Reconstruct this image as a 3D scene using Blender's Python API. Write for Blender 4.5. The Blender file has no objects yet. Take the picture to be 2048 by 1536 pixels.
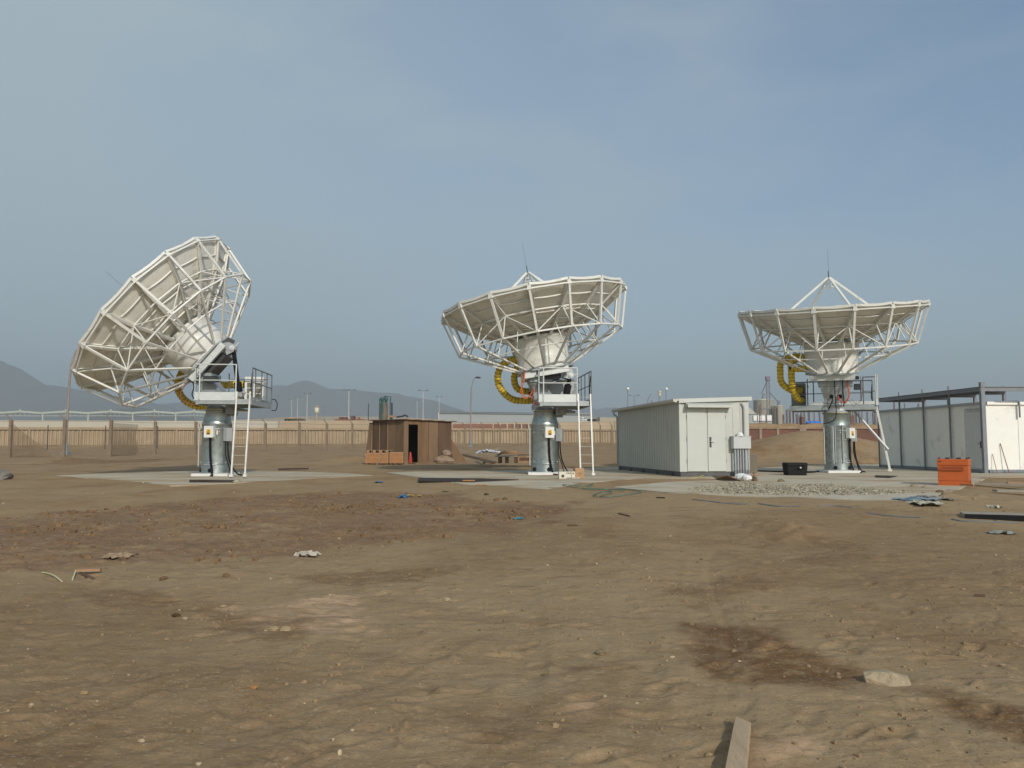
import bpy, math, random
import numpy as np
from mathutils import Vector, Matrix
R = math.radians
random.seed(7)
scene = bpy.context.scene

# ------------------------------------------------------------------ camera
F = 1593.0                                    # focal length in pixels of the 2048 px wide photograph
PITCH = math.atan(121 / F)
CAM = Vector((0, 0, 1.05))
cd = bpy.data.cameras.new("camera"); cam = bpy.data.objects.new("camera", cd)
scene.collection.objects.link(cam)
cam.location = CAM; cam.rotation_euler = (math.pi / 2 + PITCH, 0, 0)
cd.sensor_width = 36; cd.lens = 36 * F / 2048
cd.clip_start = 0.1; cd.clip_end = 20000
scene.camera = cam
# ------------------------------------------------------------------ light
SUN_AZ, SUN_EL = R(22), R(29)                 # behind the camera, to its right
sd = Vector((math.sin(SUN_AZ) * math.cos(SUN_EL), -math.cos(SUN_AZ) * math.cos(SUN_EL), math.sin(SUN_EL)))
sl = bpy.data.lights.new("sun", 'SUN'); sl.energy = 3.0; sl.angle = R(2.0); sl.color = (1, 0.945, 0.86)
so = bpy.data.objects.new("sun", sl); scene.collection.objects.link(so)
so.rotation_euler = sd.to_track_quat('Z', 'Y').to_euler()
w = bpy.data.worlds.new("World"); scene.world = w; w.use_nodes = True
wn, wl = w.node_tree.nodes, w.node_tree.links
wn.clear()
wo = wn.new('ShaderNodeOutputWorld'); bg = wn.new('ShaderNodeBackground'); sky = wn.new('ShaderNodeTexSky')
sky.sky_type = 'NISHITA'; sky.sun_disc = False; sky.sun_elevation = SUN_EL
sky.sun_rotation = math.pi - SUN_AZ
sky.air_density = 1.2; sky.dust_density = 1.6; sky.ozone_density = 1.6
bg.inputs['Strength'].default_value = 0.105
tcw = wn.new('ShaderNodeTexCoord'); mpw = wn.new('ShaderNodeMapping')
mpw.inputs['Scale'].default_value = (1.0, 1.0, 2.6)
mpw.inputs['Rotation'].default_value = (0.1, 0.25, 0.5)
nzw = wn.new('ShaderNodeTexNoise'); nzw.inputs['Scale'].default_value = 3.4; nzw.inputs['Detail'].default_value = 7
nzw.inputs['Roughness'].default_value = 0.52; nzw.inputs['Distortion'].default_value = 0.25
rpw = wn.new('ShaderNodeValToRGB'); rpw.color_ramp.elements[0].position = 0.40; rpw.color_ramp.elements[1].position = 0.72
wl.new(tcw.outputs['Generated'], mpw.inputs['Vector']); wl.new(mpw.outputs[0], nzw.inputs['Vector'])
wl.new(nzw.outputs['Fac'], rpw.inputs['Fac'])
# a thin veil of cloud, thicker to the left and towards the horizon
sep = wn.new('ShaderNodeSeparateXYZ'); wl.new(tcw.outputs['Generated'], sep.inputs[0])
def wmath(op, a, b):
    m = wn.new('ShaderNodeMath'); m.operation = op
    for k, s in enumerate((a, b)):
        if isinstance(s, (int, float)): m.inputs[k].default_value = s
        else: wl.new(s, m.inputs[k])
    return m.outputs[0]
lx = wmath('MULTIPLY', sep.outputs['X'], -0.78)
lz = wmath('MULTIPLY', sep.outputs['Z'], -0.42)
vb = wmath('ADD', wmath('ADD', lx, lz), 0.66)
vc = wmath('ADD', vb, wmath('MULTIPLY', rpw.outputs['Color'], 0.36))
cl = wn.new('ShaderNodeClamp'); cl.inputs['Max'].default_value = 0.93; wl.new(vc, cl.inputs['Value'])
mx = wn.new('ShaderNodeMix'); mx.data_type = 'RGBA'
wl.new(cl.outputs[0], mx.inputs['Factor']); tn = wn.new('ShaderNodeMix'); tn.data_type = 'RGBA'; tn.blend_type = 'MULTIPLY'; tn.inputs['Factor'].default_value = 1; wl.new(sky.outputs[0], tn.inputs[6]); tn.inputs[7].default_value = (1.0, 1.09, 1.20, 1); wl.new(tn.outputs[2], mx.inputs[6])
mx.inputs[7].default_value = (3.78, 4.70, 5.2, 1)
wl.new(mx.outputs[2], bg.inputs['Color']); wl.new(bg.outputs[0], wo.inputs['Surface'])
scene.view_settings.view_transform = 'Standard'; scene.view_settings.look = 'None'
scene.view_settings.gamma = 1.0; scene.view_settings.use_curve_mapping = False
scene.view_settings.exposure = 0.0
try:
    scene.cycles.use_denoising = True
    scene.cycles.max_bounces = 6; scene.cycles.volume_bounces = 1; scene.cycles.transparent_max_bounces = 12
    scene.cycles.diffuse_bounces = 3; scene.cycles.glossy_bounces = 3
except Exception: pass

# ------------------------------------------------------------------ helpers
FW = Vector((0, math.cos(PITCH), math.sin(PITCH))); UP = Vector((0, -math.sin(PITCH), math.cos(PITCH)))
def ray(px, py): return FW + Vector((1, 0, 0)) * ((px - 1024) / F) + UP * ((768 - py) / F)
def at(px, py, Y):                            # point seen at a pixel of the photograph, Y metres ahead
    d = ray(px, py); return CAM + d * (Y / d.y)
def onz(px, py, z):
    d = ray(px, py); return CAM + d * ((z - CAM.z) / d.z)
def onplane(px, py, p, n):
    d = ray(px, py); return CAM + d * ((Vector(p) - CAM).dot(n) / d.dot(n))
def sstep(a, b, x):
    t = np.clip((x - a) / (b - a), 0, 1); return t * t * (3 - 2 * t)
YB = [-60, 6, 12, 18, 23, 26, 40, 62, 90, 142, 200, 9000]
ZB = [-.5, -.5, -.43, -.28, -.17, -.15, -.12, 0.0, .37, 1.06, .9, .6]
def gz(x, y):
    z = np.interp(y, YB, ZB)
    sx = sstep(0.235, 0.275, x / np.maximum(y, 1.0))
    h = sstep(47, 57, y) * sx * (1 - sstep(95, 130, y))
    z = z + h * (1.12 - z)
    # the heap of sand in front of the brick wall
    cx = 0.372 * y
    heap = np.exp(-((x - 19.6) / 3.0) ** 2 - ((y - 53.5) / 3.4) ** 2) * 0.95 + np.exp(-((x - 22.8) / 3.0) ** 2 - ((y - 54) / 4) ** 2) * 0.45
    z = z + heap
    z = z + 0.42 * np.exp(-((x + 10.2) / 1.9) ** 2 - ((y - 50.5) / 2.2) ** 2)
    return z
def ground(px, py):                           # where the ray through a pixel meets the ground
    d = ray(px, py); t = 2.0
    while t < 400:
        p = CAM + d * t
        if p.z < float(gz(np.array(p.x), np.array(p.y))): break
        t *= 1.004
    return p
def _hash(ix, iy, s):
    h = (ix * 374761393 + iy * 668265263 + s * 974711) & 0xffffffff
    h = ((h ^ (h >> 13)) * 1274126177) & 0xffffffff
    return ((h ^ (h >> 16)) & 0xffff) / 65535.0
def vnoise(x, y, s=0):
    ix = np.floor(x).astype(np.int64); iy = np.floor(y).astype(np.int64); fx = x - ix; fy = y - iy
    ux = fx * fx * fx * (fx * (fx * 6 - 15) + 10); uy = fy * fy * fy * (fy * (fy * 6 - 15) + 10)
    a, b, c, d = _hash(ix, iy, s), _hash(ix + 1, iy, s), _hash(ix, iy + 1, s), _hash(ix + 1, iy + 1, s)
    return (a + (b - a) * ux) * (1 - uy) + (c + (d - c) * ux) * uy
def fbm(x, y, s=0, o=4):
    t = 0; am = 1; n = 0
    for k in range(o):
        t = t + am * (vnoise(x, y, s + k) - 0.5); n += am; am *= 0.5; x = x * 2.03 + 17.1; y = y * 2.03 + 5.7
    return t / n * 2

# materials -----------------------------------------------------------------
MATS = {}
def mat(name, col, rough=0.8, metal=0.0, var=0.12, vscale=3.0, bump=0.0, bscale=60.0, dirt=None, dirt_amt=0.0, dscale=1.2, spec=0.5, alpha=1.0, stretch=(1, 1, 1), emit=None):
    if name in MATS: return MATS[name]
    m = bpy.data.materials.new(name); m.use_nodes = True
    n, l = m.node_tree.nodes, m.node_tree.links
    b = n['Principled BSDF']; b.inputs['Roughness'].default_value = rough; b.inputs['Metallic'].default_value = metal
    b.inputs['Specular IOR Level'].default_value = spec
    tc = n.new('ShaderNodeTexCoord'); mp = n.new('ShaderNodeMapping'); mp.inputs['Scale'].default_value = stretch
    l.new(tc.outputs['Object'], mp.inputs[0])
    nz = n.new('ShaderNodeTexNoise'); nz.inputs['Scale'].default_value = vscale; nz.inputs['Detail'].default_value = 6
    nz.inputs['Roughness'].default_value = 0.6; l.new(mp.outputs[0], nz.inputs['Vector'])
    rp = n.new('ShaderNodeValToRGB'); l.new(nz.outputs['Fac'], rp.inputs['Fac'])
    rp.color_ramp.elements[0].position = 0.3; rp.color_ramp.elements[1].position = 0.7
    rp.color_ramp.elements[0].color = (*[c * (1 - var) for c in col], 1); rp.color_ramp.elements[1].color = (*[min(1, c * (1 + var)) for c in col], 1)
    out = rp.outputs['Color']
    if dirt:
        nd = n.new('ShaderNodeTexNoise'); nd.inputs['Scale'].default_value = dscale; nd.inputs['Detail'].default_value = 9
        nd.inputs['Roughness'].default_value = 0.7; l.new(mp.outputs[0], nd.inputs['Vector'])
        rd = n.new('ShaderNodeValToRGB'); rd.color_ramp.elements[0].position = 0.62 - 0.3 * dirt_amt; rd.color_ramp.elements[1].position = 0.80 - 0.15 * dirt_amt
        l.new(nd.outputs['Fac'], rd.inputs['Fac'])
        mi = n.new('ShaderNodeMix'); mi.data_type = 'RGBA'; l.new(rd.outputs['Color'], mi.inputs['Factor'])
        l.new(out, mi.inputs[6]); mi.inputs[7].default_value = (*dirt, 1); out = mi.outputs[2]
    l.new(out, b.inputs['Base Color'])
    if rough > 0.15:
        mr = n.new('ShaderNodeMapRange'); mr.inputs['To Min'].default_value = max(0.05, rough - 0.1); mr.inputs['To Max'].default_value = min(1, rough + 0.1)
        l.new(nz.outputs['Fac'], mr.inputs['Value']); l.new(mr.outputs[0], b.inputs['Roughness'])
    if bump > 0:
        nb = n.new('ShaderNodeTexNoise'); nb.inputs['Scale'].default_value = bscale; nb.inputs['Detail'].default_value = 4
        l.new(mp.outputs[0], nb.inputs['Vector'])
        bp = n.new('ShaderNodeBump'); bp.inputs['Strength'].default_value = bump; bp.inputs['Distance'].default_value = 0.02
        l.new(nb.outputs['Fac'], bp.inputs['Height']); l.new(bp.outputs[0], b.inputs['Normal'])
    if alpha < 1: b.inputs['Alpha'].default_value = alpha
    MATS[name] = m; return m

white_paint = mat('white_paint', (.69, .68, .62), .42, var=.05, dirt=(.42, .38, .30), dirt_amt=.25, dscale=2.5)
panel_back = mat('panel_back', (.70, .68, .605), .5, var=.05, dirt=(.34, .31, .26), dirt_amt=.3, dscale=1.5)
galv = mat('galvanised', (.36, .40, .385), .36, metal=.8, var=.16, vscale=7, dirt=(.22, .24, .23), dirt_amt=.3, dscale=3)
galv_dull = mat('galvanised_dull', (.36, .385, .385), .5, metal=.35, var=.15, vscale=5)
galv_white = mat('aluminium_light', (.60, .62, .60), .45, metal=.15, var=.07, vscale=5)
white_box = mat('white_enamel', (.72, .72, .68), .4, var=.03)
cream_box = mat('cream_plastic', (.66, .62, .50), .5, var=.04)
grey_box = mat('grey_enamel', (.38, .40, .40), .45, var=.05)
cab_grey = mat('cabinet_grey', (.30, .295, .275), .5, var=.06, dirt=(.2, .18, .15), dirt_amt=.2)
dark_steel = mat('dark_steel', (.05, .052, .055), .5, metal=.3, var=.2)
black_rub = mat('black_rubber', (.016, .016, .017), .8, var=.2, spec=.12)
louvre = mat('louvre_dark', (.16, .155, .12), .6, var=.15)
yellow_duct = mat('yellow_duct', (.72, .50, .03), .55, var=.12, vscale=9, dirt=(.35, .24, .05), dirt_amt=.3)
duct_wire = mat('duct_wire_black', (.05, .035, .015), .6)
orange_cable = mat('orange_cable', (.55, .14, .02), .5)
red_cable = mat('red_cable', (.55, .07, .03), .5)
warn_yellow = mat('warning_yellow', (.72, .42, .02), .5, var=.03)
orange_rust = mat('primer_red', (.22, .07, .04), .7, var=.2)
brass = mat('brass', (.5, .40, .15), .35, metal=.6)

class MB:
    """collects shapes and links them as ONE mesh object"""
    def __init__(s, T=None): s.v = []; s.f = []; s.sm = []; s.T = T
    def add(s, vs, fs, smooth=False):
        o = len(s.v)
        for p in vs:
            p = Vector(p); s.v.append(s.T(p) if s.T else p)
        for f in fs: s.f.append([i + o for i in f]); s.sm.append(smooth)
        return s
    def quad(s, *p): return s.add(p, [list(range(len(p)))])
    def box(s, x0, x1, y0, y1, z0, z1):
        v = [(x, y, z) for z in (z0, z1) for y in (y0, y1) for x in (x0, x1)]
        return s.add(v, [(0, 2, 3, 1), (4, 5, 7, 6), (0, 1, 5, 4), (2, 6, 7, 3), (0, 4, 6, 2), (1, 3, 7, 5)])
    def hexa(s, b, t):                        # 4 bottom + 4 top points
        return s.add(list(b) + list(t), [(3, 2, 1, 0), (4, 5, 6, 7), (0, 1, 5, 4), (1, 2, 6, 5), (2, 3, 7, 6), (3, 0, 4, 7)])
    def prism(s, poly, vec):
        n = len(poly); poly = [Vector(p) for p in poly]; vec = Vector(vec)
        return s.add(poly + [p + vec for p in poly], [list(range(n))[::-1], list(range(n, 2 * n))] + [(i, (i + 1) % n, n + (i + 1) % n, n + i) for i in range(n)])
    def bar(s, p, q, w=.06, h=None, up=(0, 0, 1)):
        p, q = Vector(p), Vector(q); h = h or w; d = (q - p).normalized(); up = Vector(up)
        if abs(d.dot(up)) > .98: up = Vector((1, 0, 0))
        a = d.cross(up).normalized() * w / 2; b = a.cross(d).normalized() * h / 2
        c = [-a - b, a - b, a + b, -a + b]
        return s.hexa([p + k for k in c], [q + k for k in c])
    def tube(s, p, q, r0=.03, r1=None, n=10, caps=True):
        p, q = Vector(p), Vector(q); r1 = r0 if r1 is None else r1
        return s.path([p, q], [r0, r1], n, caps)
    def path(s, pts, r=.03, n=8, caps=True):
        pts = [Vector(p) for p in pts]; m = len(pts)
        rs = r if isinstance(r, (list, tuple)) else [r] * m
        vs = []; u = None
        for i, p in enumerate(pts):
            d = (pts[min(i + 1, m - 1)] - pts[max(i - 1, 0)]).normalized()
            if u is None:
                u = d.cross(Vector((0, 0, 1)))
                if u.length < .05: u = d.cross(Vector((1, 0, 0)))
            u = (u - d * u.dot(d)).normalized(); k = d.cross(u)
            for j in range(n):
                a = 2 * math.pi * j / n; vs.append(p + (u * math.cos(a) + k * math.sin(a)) * rs[i])
        fs = [(i * n + j, i * n + (j + 1) % n, (i + 1) * n + (j + 1) % n, (i + 1) * n + j) for i in range(m - 1) for j in range(n)]
        s.add(vs, fs, n > 5)
        if caps: s.add([vs[j] for j in range(n)], [list(range(n))[::-1]]); s.add([vs[(m - 1) * n + j] for j in range(n)], [list(range(n))])
        return s
    def lathe(s, prof, c=(0, 0, 0), ax=None, n=32, caps=True):
        c = Vector(c); a, e1, e2 = ax or (Vector((0, 0, 1)), Vector((1, 0, 0)), Vector((0, 1, 0)))
        vs = [c + a * z + (e1 * math.cos(2 * math.pi * j / n) + e2 * math.sin(2 * math.pi * j / n)) * r for r, z in prof for j in range(n)]
        m = len(prof)
        fs = [(i * n + j, i * n + (j + 1) % n, (i + 1) * n + (j + 1) % n, (i + 1) * n + j) for i in range(m - 1) for j in range(n)]
        s.add(vs, fs, True)
        if caps: s.add(vs[:n], [list(range(n))[::-1]]); s.add(vs[-n:], [list(range(n))])
        return s
    def lump(s, c, rx, ry, rz, seed=0, rings=4, seg=7, rot=0.0, rough=.25, flat=.35):
        rn = random.Random(seed); c = Vector(c); vs = []
        for i in range(rings + 1):
            t = math.pi * i / rings
            for j in range(seg):
                a = 2 * math.pi * j / seg + rot; k = 1 + rn.uniform(-rough, rough)
                vs.append(c + Vector((rx * math.sin(t) * math.cos(a) * k, ry * math.sin(t) * math.sin(a) * k, rz * (-math.cos(t)) * (1 + rn.uniform(-rough, rough) * .5))))
        fs = [(i * seg + j, i * seg + (j + 1) % seg, (i + 1) * seg + (j + 1) % seg, (i + 1) * seg + j) for i in range(rings) for j in range(seg)]
        return s.add(vs, fs)
    def build(s, name, m, parent=None, bevel=0.0):
        me = bpy.data.meshes.new(name)
        root = parent
        while root is not None and root.parent is not None: root = root.parent
        o = bpy.data.objects.new(name, me)
        if root is not None: org = root.location.copy(); o.parent = parent
        else:
            V = np.array([tuple(v) for v in s.v]); org = Vector((float(V[:, 0].mean()), float(V[:, 1].mean()), float(V[:, 2].min()))); o.location = org
        me.from_pydata([v - org for v in s.v], [], s.f)
        me.polygons.foreach_set('use_smooth', s.sm)
        me.materials.append(m); me.update()
        scene.collection.objects.link(o)
        if bevel > 0:
            bv = o.modifiers.new('edge', 'BEVEL'); bv.width = bevel; bv.segments = 1; bv.limit_method = 'ANGLE'
        return o
def thing(name, label, cat, loc, group=None):
    o = bpy.data.objects.new(name, None); scene.collection.objects.link(o); o.location = Vector(loc); o.empty_display_size = .2
    return tag(o, label, cat, group)
def tag(o, label, cat, group=None):
    o['label'] = label; o['category'] = cat; o['kind'] = 'thing'
    if group: o['group'] = group
    return o
def kind(o, k): o['kind'] = k; return o
def dup(root, loc, rz=0, label=None, scale=None):
    r = root.copy(); scene.collection.objects.link(r); r.location = Vector(loc); r.rotation_euler = (0, 0, rz)
    if scale: r.scale = (scale,) * 3
    if label: r['label'] = label
    for ch in [c for c in bpy.data.objects if c.parent == root]:
        c = ch.copy(); scene.collection.objects.link(c); c.parent = r
        for g in [g for g in bpy.data.objects if g.parent == ch]:
            d = g.copy(); scene.collection.objects.link(d); d.parent = c
    return r
def spline(P, n=8):                           # smooth line through points
    P = [Vector(p) for p in P]; Q = [P[0] * 2 - P[1]] + P + [P[-1] * 2 - P[-2]]; out = []
    for i in range(1, len(Q) - 2):
        for k in range(n):
            t = k / n; a, b, c, d = Q[i - 1], Q[i], Q[i + 1], Q[i + 2]
            out.append(.5 * ((2 * b) + (c - a) * t + (2 * a - 5 * b + 4 * c - d) * t * t + (3 * b - a - 3 * c + d) * t ** 3))
    return out + [P[-1]]

# ================================================================== GROUND
PAD = -0.10
def pw(pl, z=PAD): return [onz(x, y, z) for x, y in pl]
pad1 = pw([(113, 951), (230, 959), (342, 971), (480, 965), (745, 950.5), (700, 947), (600, 943), (480, 940.5), (300, 943)])
pad2 = pw([(770, 945), (860, 957), (925, 968), (1094, 978), (1165, 965), (1290, 956), (1372, 958), (1504, 955), (1510, 946), (1425, 938), (1235, 934), (1130, 938), (1040, 941), (880, 941.5)])
pad3 = pw([(1845, 1004), (1620, 997), (1348, 986), (1225, 974), (1330, 964), (1430, 959.5), (1512, 956.5), (1500, 936), (1640, 930), (1780, 928), (1960, 930), (2300, 936), (2290, 948), (1978, 954.5), (1925, 975)])
def inpoly(x, y, poly):
    ins = np.zeros(x.shape, bool); n = len(poly)
    dist = np.full(x.shape, 1e9)
    for i in range(n):
        a, b = poly[i], poly[(i + 1) % n]
        c = ((a.y > y) != (b.y > y)) & (x < (b.x - a.x) * (y - a.y) / (b.y - a.y + 1e-12) + a.x)
        ins ^= c
        dx, dy = b.x - a.x, b.y - a.y; t = np.clip(((x - a.x) * dx + (y - a.y) * dy) / (dx * dx + dy * dy), 0, 1)
        dist = np.minimum(dist, np.hypot(x - a.x - t * dx, y - a.y - t * dy))
    return np.where(ins, dist, -dist)
ys = np.concatenate([np.linspace(-60, 1.0, 12), 2.0 + np.arange(0, 1, 1 / 12.), 3.0 * np.power(70 / 3.0, np.linspace(0, 1, 660)), 70 * np.power(5900 / 70.0, np.linspace(0, 1, 60))[1:]])
sc_ = np.concatenate([np.linspace(-1.9, -.78, 30)[:-1], np.linspace(-.78, .78, 640), np.linspace(.78, 1.9, 30)[1:]])
SY, SX = np.meshgrid(ys, sc_, indexing='ij')
GX = SX * np.minimum(np.abs(SY) + 3.0, 2600.0); GY = SY
def stain(poly, soft, sd_, amp):
    P = [ground(x, y) for x, y in poly]
    return sstep(-soft, soft, inpoly(GX, GY, P) + amp * fbm(GX * 1.3, GY * 1.3, sd_, 5))
ploughed = stain([(-300, 1060), (0, 1040), (150, 1022), (400, 1000), (640, 985), (850, 985), (1010, 1003), (1150, 1010), (1060, 1050), (860, 1075), (640, 1098), (420, 1120), (180, 1135), (-300, 1160)], .35, 3, .9)
damp = np.zeros_like(GX)
for pl, so_, am in [([(1355, 1238), (1470, 1252), (1570, 1275), (1670, 1308), (1755, 1352), (1690, 1390), (1520, 1368), (1385, 1340)], .12, .3),
                   ([(1800, 1378), (1900, 1385), (1990, 1408), (2120, 1445), (2120, 1515), (1990, 1482), (1870, 1440)], .12, .25),
                   ([(1370, 1175), (1480, 1148), (1650, 1150), (1580, 1180), (1400, 1212)], .15, .5), ([(1560, 1120), (1640, 1100), (1760, 1110), (1700, 1140)], .15, .5),
                   ([(1500, 1070), (1570, 1065), (1600, 1085), (1520, 1095)], .1, .4), ([(1640, 1075), (1740, 1085), (1760, 1105), (1660, 1100)], .1, .4),
                   ([(950, 1460), (1050, 1440), (1040, 1480), (1000, 1530), (950, 1510)], .06, .25), ([(830, 1355), (885, 1365), (880, 1390), (835, 1385)], .05, .15),
                   ([(430, 1215), (620, 1240), (640, 1300), (520, 1290), (380, 1260)], .15, .5), ([(1100, 1330), (1230, 1330), (1330, 1335), (1230, 1360), (1130, 1350)], .08, .25),
                   ([(1160, 1060), (1240, 1050), (1230, 1075), (1170, 1078)], .1, .3), ([(140, 1165), (330, 1180), (420, 1210), (250, 1215), (100, 1190)], .15, .5),
                   ([(-200, 1500), (200, 1450), (260, 1536), (-200, 1600)], .1, .4), ([(560, 1150), (800, 1130), (900, 1140), (700, 1175)], .15, .5), ([(60, 930), (300, 925), (420, 915), (180, 922)], .3, .8)]:
    damp = np.maximum(damp, (1.0 if pl[0][0] in (1355, 1800) else .62) * stain(pl, so_, int(pl[0][0]) % 97 + 11, am))
for pl, so_, am, k_ in [([(-300, 1170), (330, 1190), (640, 1290), (900, 1330), (760, 1420), (420, 1536), (100, 1620), (-400, 1600)], 1.2, 1.6, .42),
                   ([(1390, 1040), (1700, 1030), (2100, 1080), (2200, 1200), (1900, 1250), (1500, 1150)], .8, 1.8, .38), ([(1700, 1250), (2100, 1200), (2200, 1330), (1900, 1350)], .6, 1.5, .4),
                   ([(820, 1075), (1130, 1010), (1400, 1080), (1150, 1140), (850, 1130)], .8, 1.5, .35), ([(880, 1400), (1100, 1360), (1400, 1420), (1380, 1536), (900, 1560)], .4, 1.0, .4)]:
    damp = np.maximum(damp, k_ * stain(pl, so_, int(abs(pl[0][0])) % 83 + 2, am))
pale = np.zeros_like(GX)
for pl, so_, am in [([(480, 1212), (560, 1195), (700, 1195), (740, 1215), (700, 1260), (640, 1272), (560, 1240)], .12, .6),
                   ([(1140, 1410), (1200, 1402), (1215, 1440), (1150, 1448)], .06, .2), ([(1540, 1470), (1640, 1468), (1700, 1520), (1600, 1550), (1530, 1520)], .1, .35)]:
    pale = np.maximum(pale, stain(pl, so_, int(pl[0][0]) % 91 + 5, am))
grey = np.clip(fbm(GX * .22 + 3, GY * .12, 71, 4) * 1.1 + .5 + .25 * sstep(-2, 2, GX), 0, 1) * (1 - sstep(17, 30, GY)) * (1 - ploughed)
fine = 1 - sstep(26, 60, GY)
near = 1 - sstep(9, 18, GY)
Z = gz(GX, GY)
padd = np.maximum.reduce([inpoly(GX, GY, p) for p in (pad1, pad2, pad3)])
Z = Z + (0.05 * fbm(GX * .35, GY * .35, 1, 3) + 0.022 * fbm(GX * 1.4, GY * 1.4, 9, 4)) * fine * (1 - .75 * sstep(-2.5, 0, padd))
rid = np.abs(fbm(GX * 2.2, GY * 4.0, 23, 3))
Z = Z + near * (0.010 * fbm(GX * 4.5, GY * 4.5, 31, 4) - .004 * np.maximum(0, .14 - rid) / .14)
Z = Z + ploughed * (0.035 * np.abs(fbm(GX * 3.2, GY * 3.2, 41, 4)) + .02 * fbm(GX * 8, GY * 8, 43, 2))
lmp = np.maximum(0, fbm(GX * 7.0, GY * 7.0, 61, 3) - .30)
Z = Z + near * .05 * lmp * (vnoise(GX * .9, GY * .9, 66) > .38) - near * .035 * np.maximum(0, -.34 - fbm(GX * 5.2, GY * 5.2, 91, 3))
# wheel ruts running away to the right, boot prints
def rut(px0, py0, px1, py1, wd, dep, tread=.0):
    a, b = ground(px0, py0), ground(px1, py1); d = Vector((b.x - a.x, b.y - a.y, 0)); L = d.length; d.normalize()
    t = (GX - a.x) * d.x + (GY - a.y) * d.y; s = -(GX - a.x) * d.y + (GY - a.y) * d.x + .10 * np.sin(t * .8)
    m = np.exp(-(s / wd) ** 4) * sstep(-.3, .5, t) * (1 - sstep(L - .8, L + .3, t)) * (.55 + .9 * vnoise(GX * 1.1, GY * 1.1, 99))
    edge = np.exp(-((np.abs(s) - wd * 1.15) / (wd * .35)) ** 2) * sstep(-.3, .5, t) * (1 - sstep(L - .8, L + .3, t))
    dep *= .65; tread *= 1.3
    return -m * (dep + tread * np.sin(s * 2 * np.pi / .045)) + edge * dep * .55
Z = Z + rut(-60, 1500, 420, 1330, .12, .022, .004) + rut(520, 1560, 700, 1400, .12, .018, .004) + rut(1000, 1500, 1060, 1170, .13, .012) + rut(1290, 1530, 1240, 1180, .13, .012)
Z = Z + rut(300, 1536, 960, 1250, .14, .014) + rut(1380, 1500, 1420, 1100, .16, .012, .002) + rut(1460, 1500, 1440, 1100, .1, .01)
rng = np.random.default_rng(5)
xs1, ys1 = GX[0], GY[:, 0]
for k in range(300):
    yy = 3.3 + 9.5 * rng.random() ** 1.4; xx = (rng.random() * 1.5 - .75) * (yy + 1); an = rng.uniform(-.5, 1.0); L, W_, D = rng.uniform(.09, .16), rng.uniform(.035, .06), rng.uniform(.005, .018)
    i0, i1 = np.searchsorted(ys1, [yy - .3, yy + .3])
    gx, gy = GX[i0:i1], GY[i0:i1]; m = np.abs(gx[0] - xx) < .4
    j = np.where(np.abs(gx - xx).min(0) < .35)[0]
    if len(j) == 0 or i1 <= i0: continue
    sl_ = (slice(i0, i1), slice(j[0], j[-1] + 1)); dx, dy = GX[sl_] - xx, GY[sl_] - yy
    u = (dx * math.cos(an) + dy * math.sin(an)) / L; v_ = (-dx * math.sin(an) + dy * math.cos(an)) / W_
    r2 = u * u + v_ * v_
    Z[sl_] += -D * np.exp(-r2 ** 1.5) + D * .5 * np.exp(-((np.sqrt(r2) - 1.5) / .35) ** 2)
    if rng.random() < .35: damp[sl_] = np.maximum(damp[sl_], .55 * np.exp(-r2))
Z = np.maximum(Z, PAD - .015 - .07 * np.maximum(0, -padd - .3) + .035 * fbm(GX * .8, GY * .8, 17, 3))
Z = np.where((padd <= .25) & (padd > -1.2), np.minimum(Z, PAD + .012 + .03 * vnoise(GX * 1.5, GY * 1.5, 88) - .02), Z)
Z = np.where(padd > 0.2, np.minimum(Z, PAD - .02), Z)
# small heaps of spoil on the right
for px, py, h, wd in [(1560, 1062, .13, .55), (1705, 1045, .07, .4), (1590, 1072, .08, .4), (1190, 1052, .06, .5), (1870, 1012, .12, .6), (1960, 1010, .07, .7), (130, 925, .25, 2.0), (330, 921, .12, 3)]:
    g = ground(px, py); Z = Z + h * np.exp(-((GX - g.x) / wd) ** 2 - ((GY - g.y) / (wd * 1.2)) ** 2) * (1 + .5 * fbm(GX * 5, GY * 5, 77, 3)) * (padd < -.1)
nr, nc = GX.shape
me = bpy.data.meshes.new('ground'); me.vertices.add(nr * nc)
me.vertices.foreach_set('co', np.stack([GX, GY, Z], -1).astype(np.float32).ravel())
idx = np.arange(nr * nc).reshape(nr, nc)
q = np.stack([idx[:-1, :-1], idx[:-1, 1:], idx[1:, 1:], idx[1:, :-1]], -1).reshape(-1, 4)
me.loops.add(q.size); me.loops.foreach_set('vertex_index', q.ravel().astype(np.int32))
me.polygons.add(len(q)); me.polygons.foreach_set('loop_start', (np.arange(len(q)) * 4).astype(np.int32)); me.polygons.foreach_set('loop_total', np.full(len(q), 4, np.int32))
me.polygons.foreach_set('use_smooth', np.ones(len(q), bool)); me.update(calc_edges=True)
ca = me.color_attributes.new('soil', 'FLOAT_COLOR', 'POINT')
ca.data.foreach_set('color', np.stack([ploughed, damp, pale, grey], -1).astype(np.float32).ravel())
go = bpy.data.objects.new('ground', me); scene.collection.objects.link(go); kind(go, 'structure')
def GZ(x, y):                                 # height of the finished ground sheet
    i = int(np.clip(np.searchsorted(ys1, y), 1, nr - 1)); t = (y - ys1[i - 1]) / (ys1[i] - ys1[i - 1])
    s = x / (abs(y) + 3.0); j = int(np.clip(np.searchsorted(sc_, s), 1, nc - 1)); k = (s - sc_[j - 1]) / (sc_[j] - sc_[j - 1])
    return float((Z[i - 1, j - 1] * (1 - k) + Z[i - 1, j] * k) * (1 - t) + (Z[i, j - 1] * (1 - k) + Z[i, j] * k) * t)
def gp(px, py):
    p = ground(px, py); return Vector((p.x, p.y, GZ(p.x, p.y)))
gm = bpy.data.materials.new('sand'); gm.use_nodes = True; n, l = gm.node_tree.nodes, gm.node_tree.links
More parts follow.
